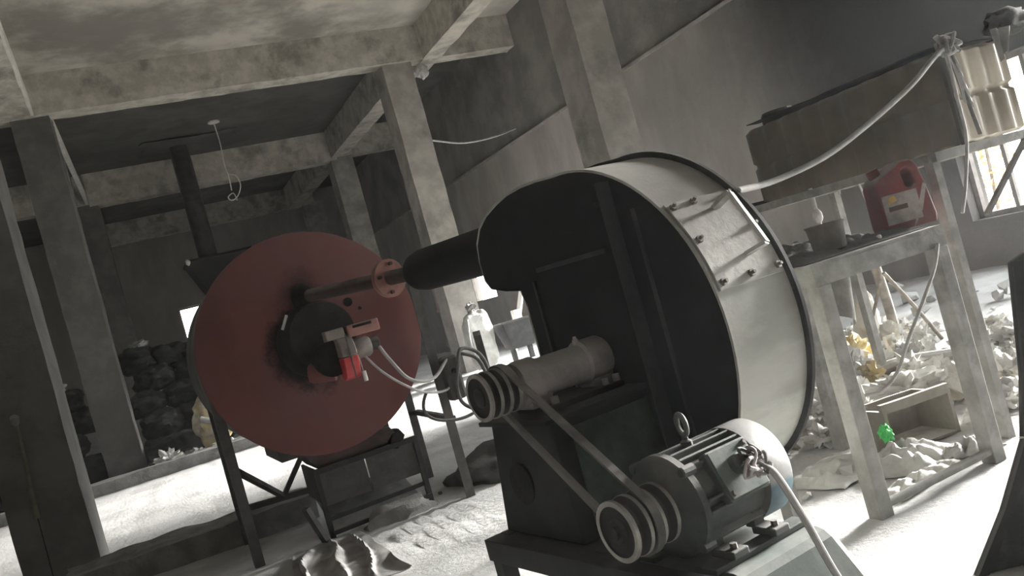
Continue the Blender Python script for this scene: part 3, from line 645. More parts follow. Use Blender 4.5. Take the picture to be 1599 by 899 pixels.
for s in (-1, 1):
    MB().box((DC.x+s*0.30-0.05, DC.y+0.15, DC.z-0.66), (DC.x+s*0.30+0.05, DC.y+0.85, DC.z-0.585)).build('saddle', 'frame_steel', drum, smooth=0)
# ------------------------------------------------------------------ burner
bu = thing('oil_burner', 'small burner with red housing and grey motor on the furnace plate', 'burner', (1.10, 5.12, 0.93))
def lz_(p, q, prof, nm, m, n=24, parent=bu): return MB().lathe(p, q, prof, n).build(nm, m, parent, smooth=40)
lz_((1.06, 5.30, 1.08), (1.06, 5.08, 1.08), [(0, 0.11), (1, 0.105)], 'blast_tube', 'soot_black')
lz_((0.93, 5.20, 1.03), (1.07, 5.14, 1.01), [(0, 0.05), (0.1, 0.06), (1, 0.062)], 'air_intake', 'drum_red')
# scroll housing, a thick disc edge-on, upper half dusty grey and lower half clean red
hx0, hx1 = 1.095, 1.185
MB().prism([(0.10*math.cos(R(t)), 0.135*math.sin(R(t))) for t in range(180, 361, 12)], (hx0, 5.06, 1.07), Y, Z, X, hx1-hx0).build('red_housing', 'burner_red', bu, smooth=40, bevel=0.006)['label'] = 'clean bright red lower half of the burner housing'
MB().prism([(0.10*math.cos(R(t)), 0.135*math.sin(R(t))) for t in range(0, 181, 12)], (hx0, 5.06, 1.072), Y, Z, X, hx1-hx0).build('upper_housing', 'burner_grey', bu, smooth=40, bevel=0.006)
MB().box((hx0+0.042, 4.952, 0.94), (hx0+0.048, 4.962, 1.20)).build('housing_seam', 'frame_steel', bu, smooth=0)
MB().box((1.04, 5.0, 1.185), (1.15, 5.10, 1.245)).build('ignition_box', 'burner_grey', bu, smooth=0, bevel=0.006)
cb = MB().box((1.17, 5.0, 1.175), (1.365, 5.09, 1.245)).build('control_box', 'burner_pink', bu, smooth=0, bevel=0.008)
MB().box((1.205, 4.994, 1.222), (1.32, 5.002, 1.238)).build('slot', 'soot_black', cb, smooth=0, bevel=0.003)
lz_((1.18, 5.05, 1.10), (1.29, 5.05, 1.10), [(0, 0.055), (0.1, 0.062), (0.85, 0.062), (1, 0.05)], 'blower_motor', 'burner_grey')
lz_((1.29, 5.05, 1.105), (1.345, 5.05, 1.105), [(0, 0.035), (0.2, 0.042), (0.9, 0.042), (1, 0.03)], 'fuel_pump', 'frame_steel')
lz_((1.20, 5.0, 0.905), (1.20, 5.0, 0.965), [(0, 0.013), (1, 0.013)], 'drain_cap', 'white_paint', 12)
MB().tube([(1.195, 5.0, 0.96), (1.193, 5.0, 1.05)], 0.006, 8, 1).build('drain_line', 'burner_grey', bu)
# wires from the burner to the switch box on the leg
def cable(name, pts, r, m, label, cat='cable', base=None, n=8):
    base = base or min([Vector(p) for p in pts], key=lambda p: p.z)
    return one(MB().tube(pts, r, n, 6), name, m, label, cat, base, smooth=60)
cable('burner_hose', [(1.33, 5.03, 1.09), (1.37, 5.0, 0.98), (1.45, 4.98, 0.84), (1.60, 5.02, 0.80), (1.76, 5.12, 0.89)], 0.011, 'cable_grey', 'pale grey hose looping from the burner pump to the switch box', 'hose')
cable('burner_cable', [(1.24, 5.03, 1.04), (1.30, 4.98, 0.93), (1.40, 4.96, 0.82), (1.52, 5.0, 0.74), (1.68, 5.10, 0.70), (1.76, 5.12, 0.74)], 0.008, 'cable_grey', 'thin pale cable sagging below the burner hose')
sb = thing('switch_box', 'rounded dark switch box on the front furnace leg with cables', 'switch box', (1.76, 5.15, 0.60))
MB().box((1.71, 5.10, 0.62), (1.82, 5.19, 0.90)).build('case', 'frame_steel', sb, smooth=0, bevel=0.02)
MB().lathe((1.77, 5.10, 0.80), (1.77, 5.075, 0.80), [(0, 0.018), (1, 0.014)], 12).build('knob', 'soot_black', sb)
def loop(cx, cy, cz, rx, rz, k0, k1, wob):
    return [(cx + rx*math.cos(t) + wob*math.sin(3*t), cy + 0.02*math.sin(2*t), cz + rz*math.sin(t)) for t in [R(k0 + (k1-k0)*i/12) for i in range(13)]]
cable('coiled_cable', loop(1.87, 5.08, 0.72, 0.11, 0.20, 120, 500, 0.015), 0.012, 'cable_dark', 'wide dark cable loop hanging at the switch box')
cable('coiled_cable', loop(1.72, 5.06, 0.66, 0.21, 0.15, 150, 390, 0.01), 0.010, 'cable_dark', 'dark cable loop bowing out left across the furnace leg')
cable('coiled_cable', [(1.83, 5.08, 0.9), (1.93, 5.05, 0.82), (1.96, 5.05, 0.60), (1.94, 5.05, 0.40), (1.97, 5.04, 0.33)], 0.012, 'cable_dark', 'dark cable dropping straight down right of the switch box')
cable('loose_wire', [(1.90, 5.06, 0.52), (1.95, 5.04, 0.36), (2.02, 5.0, 0.22), (2.10, 4.98, 0.12)], 0.006, 'cable_dark', 'loose thin wire end dangling below the cable loops', 'wire')
cable('loose_wire', [(1.88, 5.05, 0.50), (1.93, 5.03, 0.30), (1.99, 5.0, 0.16)], 0.004, 'cable_grey', 'shortest thin wire end below the cable loops', 'wire')
one(MB().bar((1.62, 5.6, 0.0), (1.62, 5.6, 0.02), 0.02).bar((2.38, 6.1, 0.02), (2.02, 5.2, 0.98), 0.05, 0.04), 'leaning_bar', 'frame_steel', 'dark steel bar leaning behind the hanging cable loops', 'bar', (2.38, 6.1, 0.0), smooth=0)
# ------------------------------------------------------------------ air pipe between fan and drum
pa = FM @ Vector((0.055, 1.47, 1.415)); pb = Vector((1.05, 5.335, 1.488)); pd = (pb - pa).normalized()
ap = thing('air_pipe', 'rusty brown air pipe with round bolted flange joining blower and furnace', 'pipe', (pb.x, pb.y, pb.z))
MB().cyl(pa, pb, 0.040, n=20).build('tube', 'pipe_rust', ap)
fc = pa + (pb - pa) * 0.20
fl = MB().cyl(fc, fc + pd*0.014, 0.105, n=36).build('flange', 'flange_rust', ap)
MB().cyl(fc + pd*0.018, fc + pd*0.032, 0.105, n=36).build('flange', 'flange_rust', ap)
s_ = pd.cross(Z).normalized(); t_ = s_.cross(pd)
for k in range(4):
    a = R(80 + 90*k); q = fc + (s_*math.cos(a) + t_*math.sin(a))*0.078
    MB().lathe(q - pd*0.016, q + pd*0.0, [(0, 0.011), (1, 0.011)], 6).build('bolt', 'pipe_rust', fl, smooth=20)
MB().lathe(pb - pd*0.06, pb + pd*0.01, [(0, 0.045), (0.6, 0.055), (1, 0.09)], 24).build('collar', 'soot_black', ap)

# ------------------------------------------------------------------ discharge box under the drum
bx = thing('discharge_box', 'dark dusty steel discharge box under the red furnace drum', 'box', (1.2, 5.6, 0))
b0, b1 = Vector((0.87, 5.50, 0)), Vector((1.50, 5.50, 0))
MB().box((0.87, 5.50, 0.20), (1.17, 5.515, 0.42)).build('front_panel', 'frame_steel', bx, smooth=0)
MB().box((1.18, 5.495, 0.20), (1.50, 5.51, 0.42)).build('front_panel', 'frame_steel', bx, smooth=0)
MB().box((0.87, 5.515, 0.20), (0.885, 6.1, 0.42)).build('side_panel', 'frame_steel', bx, smooth=0)
MB().box((1.485, 5.515, 0.20), (1.50, 6.1, 0.42)).build('side_panel', 'frame_steel', bx, smooth=0)
frustum(MB(), (0.90, 5.52), (1.47, 6.05), 0.42, (0.80, 5.42), (1.36, 6.1), 0.56).build('throat', 'pipe_rust', bx, smooth=0)
MB().bar((0.84, 5.48, 0.425), (1.53, 5.48, 0.43), 0.05, 0.03).build('top_rail', 'strut_steel', bx, smooth=0)
MB().bar((0.86, 5.49, 0.12), (1.50, 5.49, 0.13), 0.025, 0.025).build('grate_bar', 'strut_steel', bx, smooth=0)
MB().bar((0.86, 5.44, 0.04), (1.52, 5.46, 0.05), 0.025, 0.025).build('grate_bar', 'strut_steel', bx, smooth=0)
for x in (0.855, 1.515):
    MB().box((x-0.015, 5.46, 0.0), (x+0.015, 5.50, 0.42)).build('post', 'strut_steel', bx, smooth=0)
MB().sheet(lambda u, v: (0.89 + 0.59*u, 5.52 + 0.5*v, 0.035 + 0.16*v + 0.01*noise.noise(Vector((u*6, v*6, 2)))), 12, 10, 0.012).build('dust_tray', 'earth', bx, smooth=60)
MB().blob((1.40, 5.50, 0.47), (0.06, 0.05, 0.07), 3, 2, 0.3).build('clinker', 'soot_black', bx)
one(MB().blob((1.28, 5.40, 0.0), (0.24, 0.13, 0.10), 11, 3, 0.35, 1.6, flat=0.05), 'dust_heap', 'earth', 'low grey dust heap spilling below the discharge box', 'heap', (1.28, 5.40, 0.0))
one(MB().blob((2.14, 5.62, 0.0), (0.36, 0.36, 0.18), 13, 4, 0.35, 1.6, flat=0.05), 'shadow_heap', 'dust_and_shadow', 'dark mound added for the shadow on the floor right of the discharge box', 'heap', (2.14, 5.62, 0.0))  # low dark mound stands in for a shadow on the floor
one(rough_box((-0.7, 6.32, -0.02), (0.93, 6.75, 0.17), 0.06, 0.035, 77), 'earth_bank', 'earth', 'rough earth bank left of the discharge box', 'bank', (0.2, 6.5, 0.0), smooth=60)
# tarpaulin with deep folds at the left foot of the box
def tarp(u, v):
    x = 0.58 + 0.42*u + 0.16*v*(u-0.5) - 0.10*v + 0.05*noise.noise(Vector((u*2, v*3, 9))); y = 5.40 - 1.2*v + 0.08*noise.noise(Vector((u*5, v, 6)))
    k = abs(math.sin(u*11.0 + 1.2*v + 1.8*noise.noise(Vector((u*2, v*2, 4))))); z = 0.016 + 0.035*max(0, 1 - 2.2*k) * sm(0, 0.15, v)
    return (x, y, z + 0.006*noise.noise(Vector((u*7, v*7, 1))))
one(MB().sheet(tarp, 44, 40, 0.004), 'tarpaulin', 'tarp_dusty', 'folded grey tarpaulin sheet trailing from the discharge box foot', 'sheet', (0.7, 5.0, 0.0), smooth=60)
one(MB().bar((0.80, 5.38, 0.0), (0.72, 5.34, 0.26), 0.05, 0.03), 'steel_stub', 'strut_steel', 'short dark steel stub standing at the tarpaulin top', 'stub', (0.80, 5.38, 0.0), smooth=0)

# ------------------------------------------------------------------ steel table
TZ = 0.985; tx0, tx1, ty0, ty1 = 2.31, 3.03, 2.47, 3.35
tb = thing('steel_table', 'dusty welded steel work table beside the blower', 'table', ((tx0+tx1)/2, (ty0+ty1)/2, 0))
MB().box((tx0, ty0, TZ-0.015), (tx1, ty1, TZ)).build('tabletop', 'table_steel', tb, smooth=0)
for a, b in (((tx0, ty0, TZ-0.085), (tx1, ty0+0.05, TZ-0.012)), ((tx0, ty1-0.05, TZ-0.085), (tx1, ty1, TZ-0.012)), ((tx0, ty0+0.05, TZ-0.085), (tx0+0.05, ty1-0.05, TZ-0.012)), ((tx1-0.05, ty0+0.05, TZ-0.085), (tx1, ty1-0.05, TZ-0.012))):
    rough_box(a, b, 0.03, 0.003, 61).build('apron_rail', 'table_steel', tb, smooth=50)
for x, y in ((tx0+0.035, ty0+0.03), (tx1-0.035, ty0+0.03), (tx0+0.035, ty1-0.03), (tx1-0.035, ty1-0.03)):
    MB().box((x-0.033, y-0.033, 0.0), (x+0.033, y+0.033, TZ-0.085)).build('leg', 'table_steel', tb, smooth=0, bevel=0.004)
MB().cyl((tx0+0.06, ty0+0.02, 0.045), (tx1-0.06, ty0+0.02, 0.05), 0.017, n=12).build('stretcher', 'table_steel', tb)
def crust(u, v):
    x = tx0 + 0.02 + (tx1-tx0-0.04)*u; y = ty0 + 0.05 + (ty1-ty0-0.06)*v; p = Vector((x*9, y*9, 0))
    e = sm(0, 0.12, u)*(1-sm(0.9, 1, u))*sm(0, 0.15, v)*(1-sm(0.9, 1, v))
    return (x, y, TZ + 0.004 + e*(0.012 + 0.035*sm(0.2, 0.9, v) + 0.025*abs(noise.noise(p)) + 0.02*abs(noise.noise(p*2.6))))
o = MB().sheet(crust, 60, 60, 0.003).build('dust_crust', 'dust_and_shadow', tb, smooth=60); o['kind'] = 'stuff'; o['label'] = 'dark crusty dust heaped on the tabletop'
one(MB().rock((2.745, 2.53, TZ+0.022), (0.012, 0.012, 0.012), 5), 'pebble', 'sack_white', 'tiny white pebble beside the small pot on the table', 'pebble', (2.745, 2.53, TZ+0.01))
# pot
pot = thing('metal_pot', 'small dented dusty metal pot on the steel table', 'pot', (2.61, 2.66, TZ+0.012))
MB().lathe((2.61, 2.66, TZ+0.012), (2.61, 2.66, TZ+0.125), [(0, 0.062), (0.15, 0.066), (1.0, 0.075), (1.0, 0.070), (0.3, 0.062), (0.28, 0.001)], 28, caps=False).build('bowl', 'tin', pot)
MB().lathe((2.61, 2.66, TZ+0.119), (2.61, 2.66, TZ+0.128), [(0, 0.070), (0.0, 0.079), (1, 0.079), (1, 0.070)], 28, caps=False).build('rim', 'tin', pot)
MB().lathe((2.61, 2.66, TZ+0.002), (2.61, 2.66, TZ+0.02), [(0, 0.085), (1, 0.07)], 24).build('foot', 'soot_black', pot)
vp = thing('valve_pipe', 'thin pale drain pipe with tap hanging below the tank behind the small pot', 'pipe', (3.36, 3.45, 1.06))
MB().cyl((3.36, 3.45, 1.06), (3.36, 3.45, 1.285), 0.011, n=10).build('tube', 'cable_grey', vp)
MB().lathe((3.36, 3.45, 1.10), (3.36, 3.45, 1.17), [(0, 0.014), (0.3, 0.026), (0.7, 0.026), (1, 0.014)], 12).build('tap', 'cable_grey', vp)
# oil can
jc = Vector((3.05, 2.66, TZ+0.012)); ja = R(-18)
jm = Matrix.Translation(jc) @ Matrix.Rotation(ja, 4, 'Z')
can = thing('oil_can', 'dusty red plastic oil can with moulded handle on the table end', 'can', jc, ja)
# silhouette in x-z with a handle hole, thickness along y
out = [(-0.115, 0.0), (0.115, 0.0), (0.122, 0.03), (0.105, 0.17), (0.088, 0.255), (0.065, 0.282), (0.015, 0.285), (-0.02, 0.265), (-0.055, 0.25), (-0.10, 0.235), (-0.118, 0.20), (-0.12, 0.03)]
mb = MB().prism([(a, b) for a, b in out], (0, -0.05, 0), X, Z, Y, 0.10)
body = MB()
hole = [(0.015, 0.175), (0.04, 0.165), (0.06, 0.175), (0.055, 0.235), (0.04, 0.25), (0.02, 0.248), (0.008, 0.235)]
bm = bmesh.new()
ov = [bm.verts.new((a, -0.055, b)) for a, b in out]; hv = [bm.verts.new((a, -0.055, b)) for a, b in hole]
eds = [bm.edges.new((ov[i], ov[(i+1) % len(ov)])) for i in range(len(ov))] + [bm.edges.new((hv[i], hv[(i+1) % len(hv)])) for i in range(len(hv))]
bmesh.ops.triangle_fill(bm, use_beauty=True, edges=eds)
ret = bmesh.ops.extrude_face_region(bm, geom=bm.faces[:]); bmesh.ops.translate(bm, verts=[g for g in ret['geom'] if isinstance(g, bmesh.types.BMVert)], vec=(0, 0.11, 0))
bm.verts.index_update(); body.add([v.co.copy() for v in bm.verts], [[q.index for q in f.verts] for f in bm.faces]); bm.free()
cb_ = body.build('body', 'red_plastic', can, local=True, smooth=40, bevel=0.012)
MB().lathe((-0.075, 0, 0.235), (-0.085, 0, 0.275), [(0, 0.022), (0.3, 0.026), (1, 0.026)], 20).build('cap', 'red_plastic', can, local=True)
lb = MB().box((-0.105, -0.0565, 0.03), (0.055, -0.055, 0.155)).build('label_sticker', 'label_paper', can, local=True, smooth=0)
MB().box((-0.085, -0.0575, 0.085), (0.0, -0.0565, 0.105)).build('print', 'label_ink', lb, local=True, smooth=0)
MB().prism([(-0.085, 0.115), (-0.04, 0.125), (-0.05, 0.15), (-0.075, 0.145)], (0, -0.0565, 0), X, Z, -Y, 0.001).build('print', 'label_yellow', lb, local=True, smooth=0)
MB().prism([(-0.025, -0.002), (0.03, 0.06), (0.075, 0.16), (0.06, 0.17), (0.02, 0.09)], (0.03, -0.0552, 0.0), X, Z, -Y, 0.001).build('highlight_stripe', 'label_paper', can, local=True, smooth=0)  # pale stripe painted on as a highlight down the can side

# ------------------------------------------------------------------ tank on its stand
st = thing('tank_stand', 'pale dusty steel stand carrying the plastic tank', 'stand', (3.55, 3.2, 0))
SP = [(3.235, 2.60), (3.92, 2.62), (3.235, 3.85), (3.92, 3.85)]
for x, y in SP: MB().angle((x, y, 0), (x, y, 1.26), 0.045, 0.006, up=(1,0,0), sx=1, sy=1).build('post', 'table_steel', st, smooth=0)
for a, b in ((SP[0], SP[1]), (SP[0], SP[2]), (SP[1], SP[3]), (SP[2], SP[3])):
    MB().bar((a[0], a[1], 1.255), (b[0]+0.02, b[1]+0.02, 1.255), 0.045, 0.04).build('rail', 'table_steel', st, smooth=0)
MB().bar((3.24, 3.0, 1.25), (3.92, 3.0, 1.25), 0.04, 0.03).build('rail', 'table_steel', st, smooth=0)
MB().bar((3.24, 3.45, 1.25), (3.92, 3.45, 1.25), 0.04, 0.03).build('rail', 'table_steel', st, smooth=0)
MB().bar((3.90, 2.62, 1.24), (3.5, 2.62, 0.95), 0.02, 0.02).build('brace', 'frame_steel', st, smooth=0)
def tank_part(x0, x1, y0, y1, z0, z1, name, m, parent):
    # ribbed box: corrugated outline extruded up
    pl = []; nr = 40
    def rib(s, n): return 0.012 * (1 if (s * n) % 1 < 0.55 else -1) 
    def side(ax, ay, bx_, by_, nx, ny, n):
        N_ = n * 8
        for k in range(N_):
            s = k / N_; e = 0.009 * math.tanh(3.0*math.sin(2*math.pi*s*n)); pl.append((ax + (bx_-ax)*s + nx*e, ay + (by_-ay)*s + ny*e))
    side(x0, y0, x1, y0, 0, -1, 4); side(x1, y0, x1, y1, 1, 0, 9); side(x1, y1, x0, y1, 0, 1, 4); side(x0, y1, x0, y0, -1, 0, 9)
    mb = MB(); n = len(pl); cx, cy = (x0+x1)/2, (y0+y1)/2
    levels = [(z0, 0.97), (z0+0.012, 1.0), ((z0+z1)/2-0.02, 1.0), ((z0+z1)/2-0.008, 0.975), ((z0+z1)/2+0.008, 0.975), ((z0+z1)/2+0.02, 1.0), (z1-0.02, 1.0), (z1, 0.95)]
    vs = [(cx + (a-cx)*k, cy + (b-cy)*k, z) for z, k in levels for a, b in pl]
    fs = [[j*n+i, j*n+(i+1) % n, (j+1)*n+(i+1) % n, (j+1)*n+i] for j in range(len(levels)-1) for i in range(n)]
    fs += [list(range(n))[::-1], [(len(levels)-1)*n+i for i in range(n)]]
    return mb.add(vs, fs).build(name, m, parent, smooth=50)
tk = thing('plastic_tank', 'long ribbed yellowish plastic tank on a stand above the oil can', 'tank', (3.62, 3.2, 1.28))
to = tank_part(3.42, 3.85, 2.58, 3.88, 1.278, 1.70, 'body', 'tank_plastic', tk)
to.data.materials.append(MATS['tank_shaded'])          # shade of the unlit room side put into a darker brown
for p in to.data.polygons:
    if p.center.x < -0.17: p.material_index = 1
MB().lathe((3.52, 3.70, 1.69), (3.52, 3.70, 1.76), [(0, 0.09), (0.8, 0.09), (1, 0.08)], 28).build('cap', 'soot_black', tk)
MB().box((3.40, 2.555, 1.275), (3.418, 2.572, 1.73)).build('corner_strap', 'frame_steel', tk, smooth=0)
def cover(u, v):   # dark sheet lying over the tank top
    x = 3.41 + 0.47*u; y = 2.62 + 1.22*v
    return (x, y, 1.722 + 0.008*noise.noise(Vector((u*5, v*6, 3))) + 0.012*v)
one(MB().sheet(cover, 24, 36, 0.006), 'tank_cover', 'sack_dark', 'dark rumpled sheet lying over the plastic tank', 'sheet', (3.62, 3.2, 1.70), smooth=60)
# rope and rag knot at the near corner
rag = thing('rag_knot', 'twisted pale rag knotted at the near tank corner', 'rag', (3.42, 2.53, 1.62))
for k in range(6):
    rnd = random.Random(70+k); c = Vector((3.43, 2.54, 1.70))
    pts = [c + Vector((rnd.uniform(-0.06, 0.09), rnd.uniform(-0.03, 0.02), rnd.uniform(-0.035, 0.055))) for j in range(6)]
    MB().tube(pts, 0.012, 7, 5, r1=0.006).build('strand', 'rag_grey' if k % 3 else 'cable_grey', rag)
MB().sheet(lambda u, v: (3.40 + 0.05*u + 0.05*v, 2.535 - 0.01*math.sin(u*8+v*4), 1.69 - 0.24*v - 0.03*u), 8, 12, 0.003).build('tail', 'cable_grey', rag)
r2 = thing('hanging_rag', 'grey rag drooping from a dark bundle at the tank end', 'rag', (3.84, 2.53, 1.58))
MB().blob((3.98, 2.62, 1.78), (0.17, 0.07, 0.06), 21, 3, 0.4, 1.7, rotz=0.2).build('bundle', 'sack_dark', r2)
MB().sheet(lambda u, v: (3.74 + 0.13*u*(1-0.55*v) + 0.015*v, 2.545 - 0.012*math.sin(u*9), 1.74 - 0.15*v*(1-0.3*u)), 10, 10, 0.003).build('cloth', 'rag_grey', r2)
rear = FM @ rim_pt(WF+0.01, 38, RF+0.02)
cable('slack_cable', [rear, (2.30, 2.52, 1.325), (2.55, 2.50, 1.365), (2.82, 2.50, 1.45), (3.10, 2.50, 1.56), (3.27, 2.51, 1.645), (3.40, 2.53, 1.70)], 0.012, 'cable_grey', 'pale cable swinging from the blower rim up to the tank corner', base=Vector((2.3, 2.52, 1.31)))
cable('thin_cable', [(3.41, 2.53, 1.70), (3.385, 2.52, 1.5), (3.36, 2.51, 1.3), (3.26, 2.50, 1.1), (3.20, 2.50, 1.0)], 0.007, 'cable_grey', 'thin pale cable hanging from the tank corner to the table end')
cable('thin_cable', [(3.44, 2.535, 1.69), (3.46, 2.535, 1.55), (3.47, 2.535, 1.42), (3.485, 2.535, 1.30)], 0.009, 'rag_grey', 'short frayed cable hanging down the tank corner')
cable('thin_cable', [(2.965, 2.46, 0.915), (2.90, 2.45, 0.83), (2.79, 2.45, 0.72), (2.66, 2.45, 0.60), (2.56, 2.45, 0.50), (2.47, 2.46, 0.455), (2.42, 2.5, 0.45)], 0.007, 'cable_grey', 'thin pale cable curving down below the table from its right leg')
for i, (x, y, z0, z1) in enumerate(((3.66, 3.42, 0.98, 1.285), (3.72, 3.42, 0.98, 1.285))):
    cable('drip_hose', [(x, y, z1), (x+0.03, y, (z0+z1)/2), (x+0.03, y, z0)], 0.006, 'cable_grey', ('left' if i == 0 else 'right') + ' one of two thin pale hoses hanging behind the oil can', 'hose')
cable('drip_hose', [(3.55, 3.45, 1.285), (3.555, 3.45, 1.25), (3.55, 3.45, 1.215)], 0.006, 'cable_grey', 'shortest pale hose end hanging between pot and oil can', 'hose')
one(MB().bar((2.15, 3.9, 1.30), (3.5, 3.9, 1.27), 0.035, 0.05).bar((2.17, 3.9, 1.3), (2.17, 3.9, 0.0), 0.035, 0.035).bar((2.15, 3.9, 1.0), (2.3, 3.9, 1.0), 0.03, 0.03), 'rail_frame', 'frame_steel', 'dark steel rail frame behind the blower below the tank', 'frame', (2.17, 3.9, 0.0), smooth=0)

# ------------------------------------------------------------------ dark bent panel at the right edge
D0 = Vector((2.057, 1.891, 0.0)); du = rgt.copy()
pn = thing('scrap_sheet', 'dark bent sheet of scrap metal standing at the right edge', 'sheet', D0)
poly = [(0.0, 0.0), (0.13, 0.17), (0.245, 0.357), (0.295, 0.55), (0.352, 0.878), (0.40, 0.895), (0.75, 0.895), (0.75, 0.0)]
MB().prism(poly, D0, du, Z, fwd, 0.02).build('sheet', 'panel_dark', pn, smooth=0, bevel=0.004)
edge = [(0.0, 0.0), (0.13, 0.17), (0.245, 0.357), (0.295, 0.55), (0.352, 0.878)]
mb = MB()
for (a, b), (c, d) in zip(edge, edge[1:]): mb.bar(D0 + du*(a+0.014) + Z*b - fwd*0.008, D0 + du*(c+0.014) + Z*d - fwd*0.008, 0.028, 0.016, up=fwd)
mb.build('edge_lip', 'strut_steel', pn, smooth=0)
for a, b in ((0.125, 0.16), (0.19, 0.255), (0.235, 0.37)):
    MB().bar(D0 + du*a + Z*b - fwd*0.004, D0 + du*(a+0.016) + Z*(b-0.003) - fwd*0.004, 0.006, 0.005).build('scratch', 'sack_white', pn, smooth=0)

# ------------------------------------------------------------------ debris under and behind the table
def blobthing(name, m, label, cat, x, y, size, seed, rotz=0.0, amp=0.35, crease=0.25, freq=1.8, dz=0.0, sub=4, group=None, sq=1.0, lift=0.75):
    z = gz(x, y)
    return one(MB().blob((x, y, z + size[2]*lift + dz), size, seed, sub, amp, freq, crease, 0.75, rotz, sq), name, m, label, cat, (x, y, z + dz), group, smooth=60)
carton = thing('carton', 'open dusty cardboard carton on its side among the debris', 'carton', (3.16, 3.05, 0), R(-10))
cm = [((-0.19, -0.11, 0.19), (0.19, -0.085, 0.235)), ((-0.19, -0.11, 0.0), (-0.172, 0.15, 0.20)), ((0.172, -0.11, 0.0), (0.19, 0.15, 0.20)), ((-0.19, 0.135, 0.0), (0.19, 0.15, 0.20)), ((-0.19, -0.11, 0.0), (0.19, 0.15, 0.012))]
for a, b in cm: rough_box(a, b, 0.05, 0.006, 81).build('wall_panel', 'cardboard', carton, local=True, smooth=50)
MB().sheet(lambda u, v: (0.19 + 0.10*v, -0.11 + 0.14*u, 0.21 - 0.09*v + 0.01*math.sin(u*6)), 6, 5, 0.006).build('torn_flap', 'cardboard', carton, local=True)
blobthing('filled_sack', 'sack_white', 'plump white sack right of the carton', 'sack', 3.86, 3.26, (0.13, 0.11, 0.13), 1)
blobthing('filled_sack', 'sack_white', 'slumped white sack behind the right table leg', 'sack', 4.18, 3.34, (0.15, 0.11, 0.08), 2, 0.3)
blobthing('filled_sack', 'sack_white', 'flat white sack behind the carton', 'sack', 4.35, 3.83, (0.22, 0.16, 0.07), 3, -0.4)
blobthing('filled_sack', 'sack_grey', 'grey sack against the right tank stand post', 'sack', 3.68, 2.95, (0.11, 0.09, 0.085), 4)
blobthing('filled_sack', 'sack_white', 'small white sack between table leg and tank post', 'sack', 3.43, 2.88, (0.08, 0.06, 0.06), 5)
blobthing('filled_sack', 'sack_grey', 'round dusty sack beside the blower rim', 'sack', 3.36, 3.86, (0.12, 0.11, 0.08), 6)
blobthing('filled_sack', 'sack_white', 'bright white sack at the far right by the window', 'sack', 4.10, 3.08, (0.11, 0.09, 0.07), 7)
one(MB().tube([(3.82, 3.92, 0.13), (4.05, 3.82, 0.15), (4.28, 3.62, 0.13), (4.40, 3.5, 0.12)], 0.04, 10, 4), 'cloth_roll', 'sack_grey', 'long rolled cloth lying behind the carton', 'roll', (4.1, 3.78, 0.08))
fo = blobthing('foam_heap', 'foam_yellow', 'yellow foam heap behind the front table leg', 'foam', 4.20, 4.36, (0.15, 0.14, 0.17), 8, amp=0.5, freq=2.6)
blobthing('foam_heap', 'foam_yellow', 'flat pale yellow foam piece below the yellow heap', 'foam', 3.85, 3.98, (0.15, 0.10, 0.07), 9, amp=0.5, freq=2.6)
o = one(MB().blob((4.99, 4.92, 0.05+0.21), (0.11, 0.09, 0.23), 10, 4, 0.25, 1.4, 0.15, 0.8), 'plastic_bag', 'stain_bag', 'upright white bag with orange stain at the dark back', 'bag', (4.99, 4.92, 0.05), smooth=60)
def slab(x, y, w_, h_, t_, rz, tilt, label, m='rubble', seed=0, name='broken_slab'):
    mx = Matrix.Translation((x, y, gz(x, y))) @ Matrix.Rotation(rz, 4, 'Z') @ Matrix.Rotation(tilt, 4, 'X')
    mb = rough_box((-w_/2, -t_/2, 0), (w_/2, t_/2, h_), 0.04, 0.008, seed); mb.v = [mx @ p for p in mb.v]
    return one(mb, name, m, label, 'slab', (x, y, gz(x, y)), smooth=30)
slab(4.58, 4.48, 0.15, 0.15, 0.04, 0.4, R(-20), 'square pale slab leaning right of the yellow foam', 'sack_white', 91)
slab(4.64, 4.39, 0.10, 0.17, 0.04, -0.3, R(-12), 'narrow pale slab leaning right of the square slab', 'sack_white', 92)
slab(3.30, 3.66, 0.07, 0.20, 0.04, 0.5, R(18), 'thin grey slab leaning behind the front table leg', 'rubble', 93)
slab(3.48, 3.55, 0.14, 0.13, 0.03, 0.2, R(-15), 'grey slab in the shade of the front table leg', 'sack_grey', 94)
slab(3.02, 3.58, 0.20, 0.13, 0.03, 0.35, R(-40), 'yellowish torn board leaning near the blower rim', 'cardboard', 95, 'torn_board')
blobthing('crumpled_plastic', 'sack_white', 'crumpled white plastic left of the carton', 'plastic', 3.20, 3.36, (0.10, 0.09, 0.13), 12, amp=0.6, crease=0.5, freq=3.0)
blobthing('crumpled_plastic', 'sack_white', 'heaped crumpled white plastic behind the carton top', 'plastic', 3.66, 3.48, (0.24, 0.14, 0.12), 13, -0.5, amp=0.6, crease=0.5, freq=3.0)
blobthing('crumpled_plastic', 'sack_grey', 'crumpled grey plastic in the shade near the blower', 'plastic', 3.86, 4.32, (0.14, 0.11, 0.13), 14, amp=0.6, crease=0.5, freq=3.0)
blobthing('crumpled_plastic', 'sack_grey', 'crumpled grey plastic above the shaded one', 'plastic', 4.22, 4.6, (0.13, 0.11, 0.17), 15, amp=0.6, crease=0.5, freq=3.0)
one(MB().blob((2.93, 2.96, 0.115), (0.04, 0.025, 0.045), 16, 3, 0.4, 2.5, 0.3), 'green_scrap', 'green_scrap', 'bright green plastic scrap beside the front table leg', 'scrap', (2.93, 2.96, 0.07))
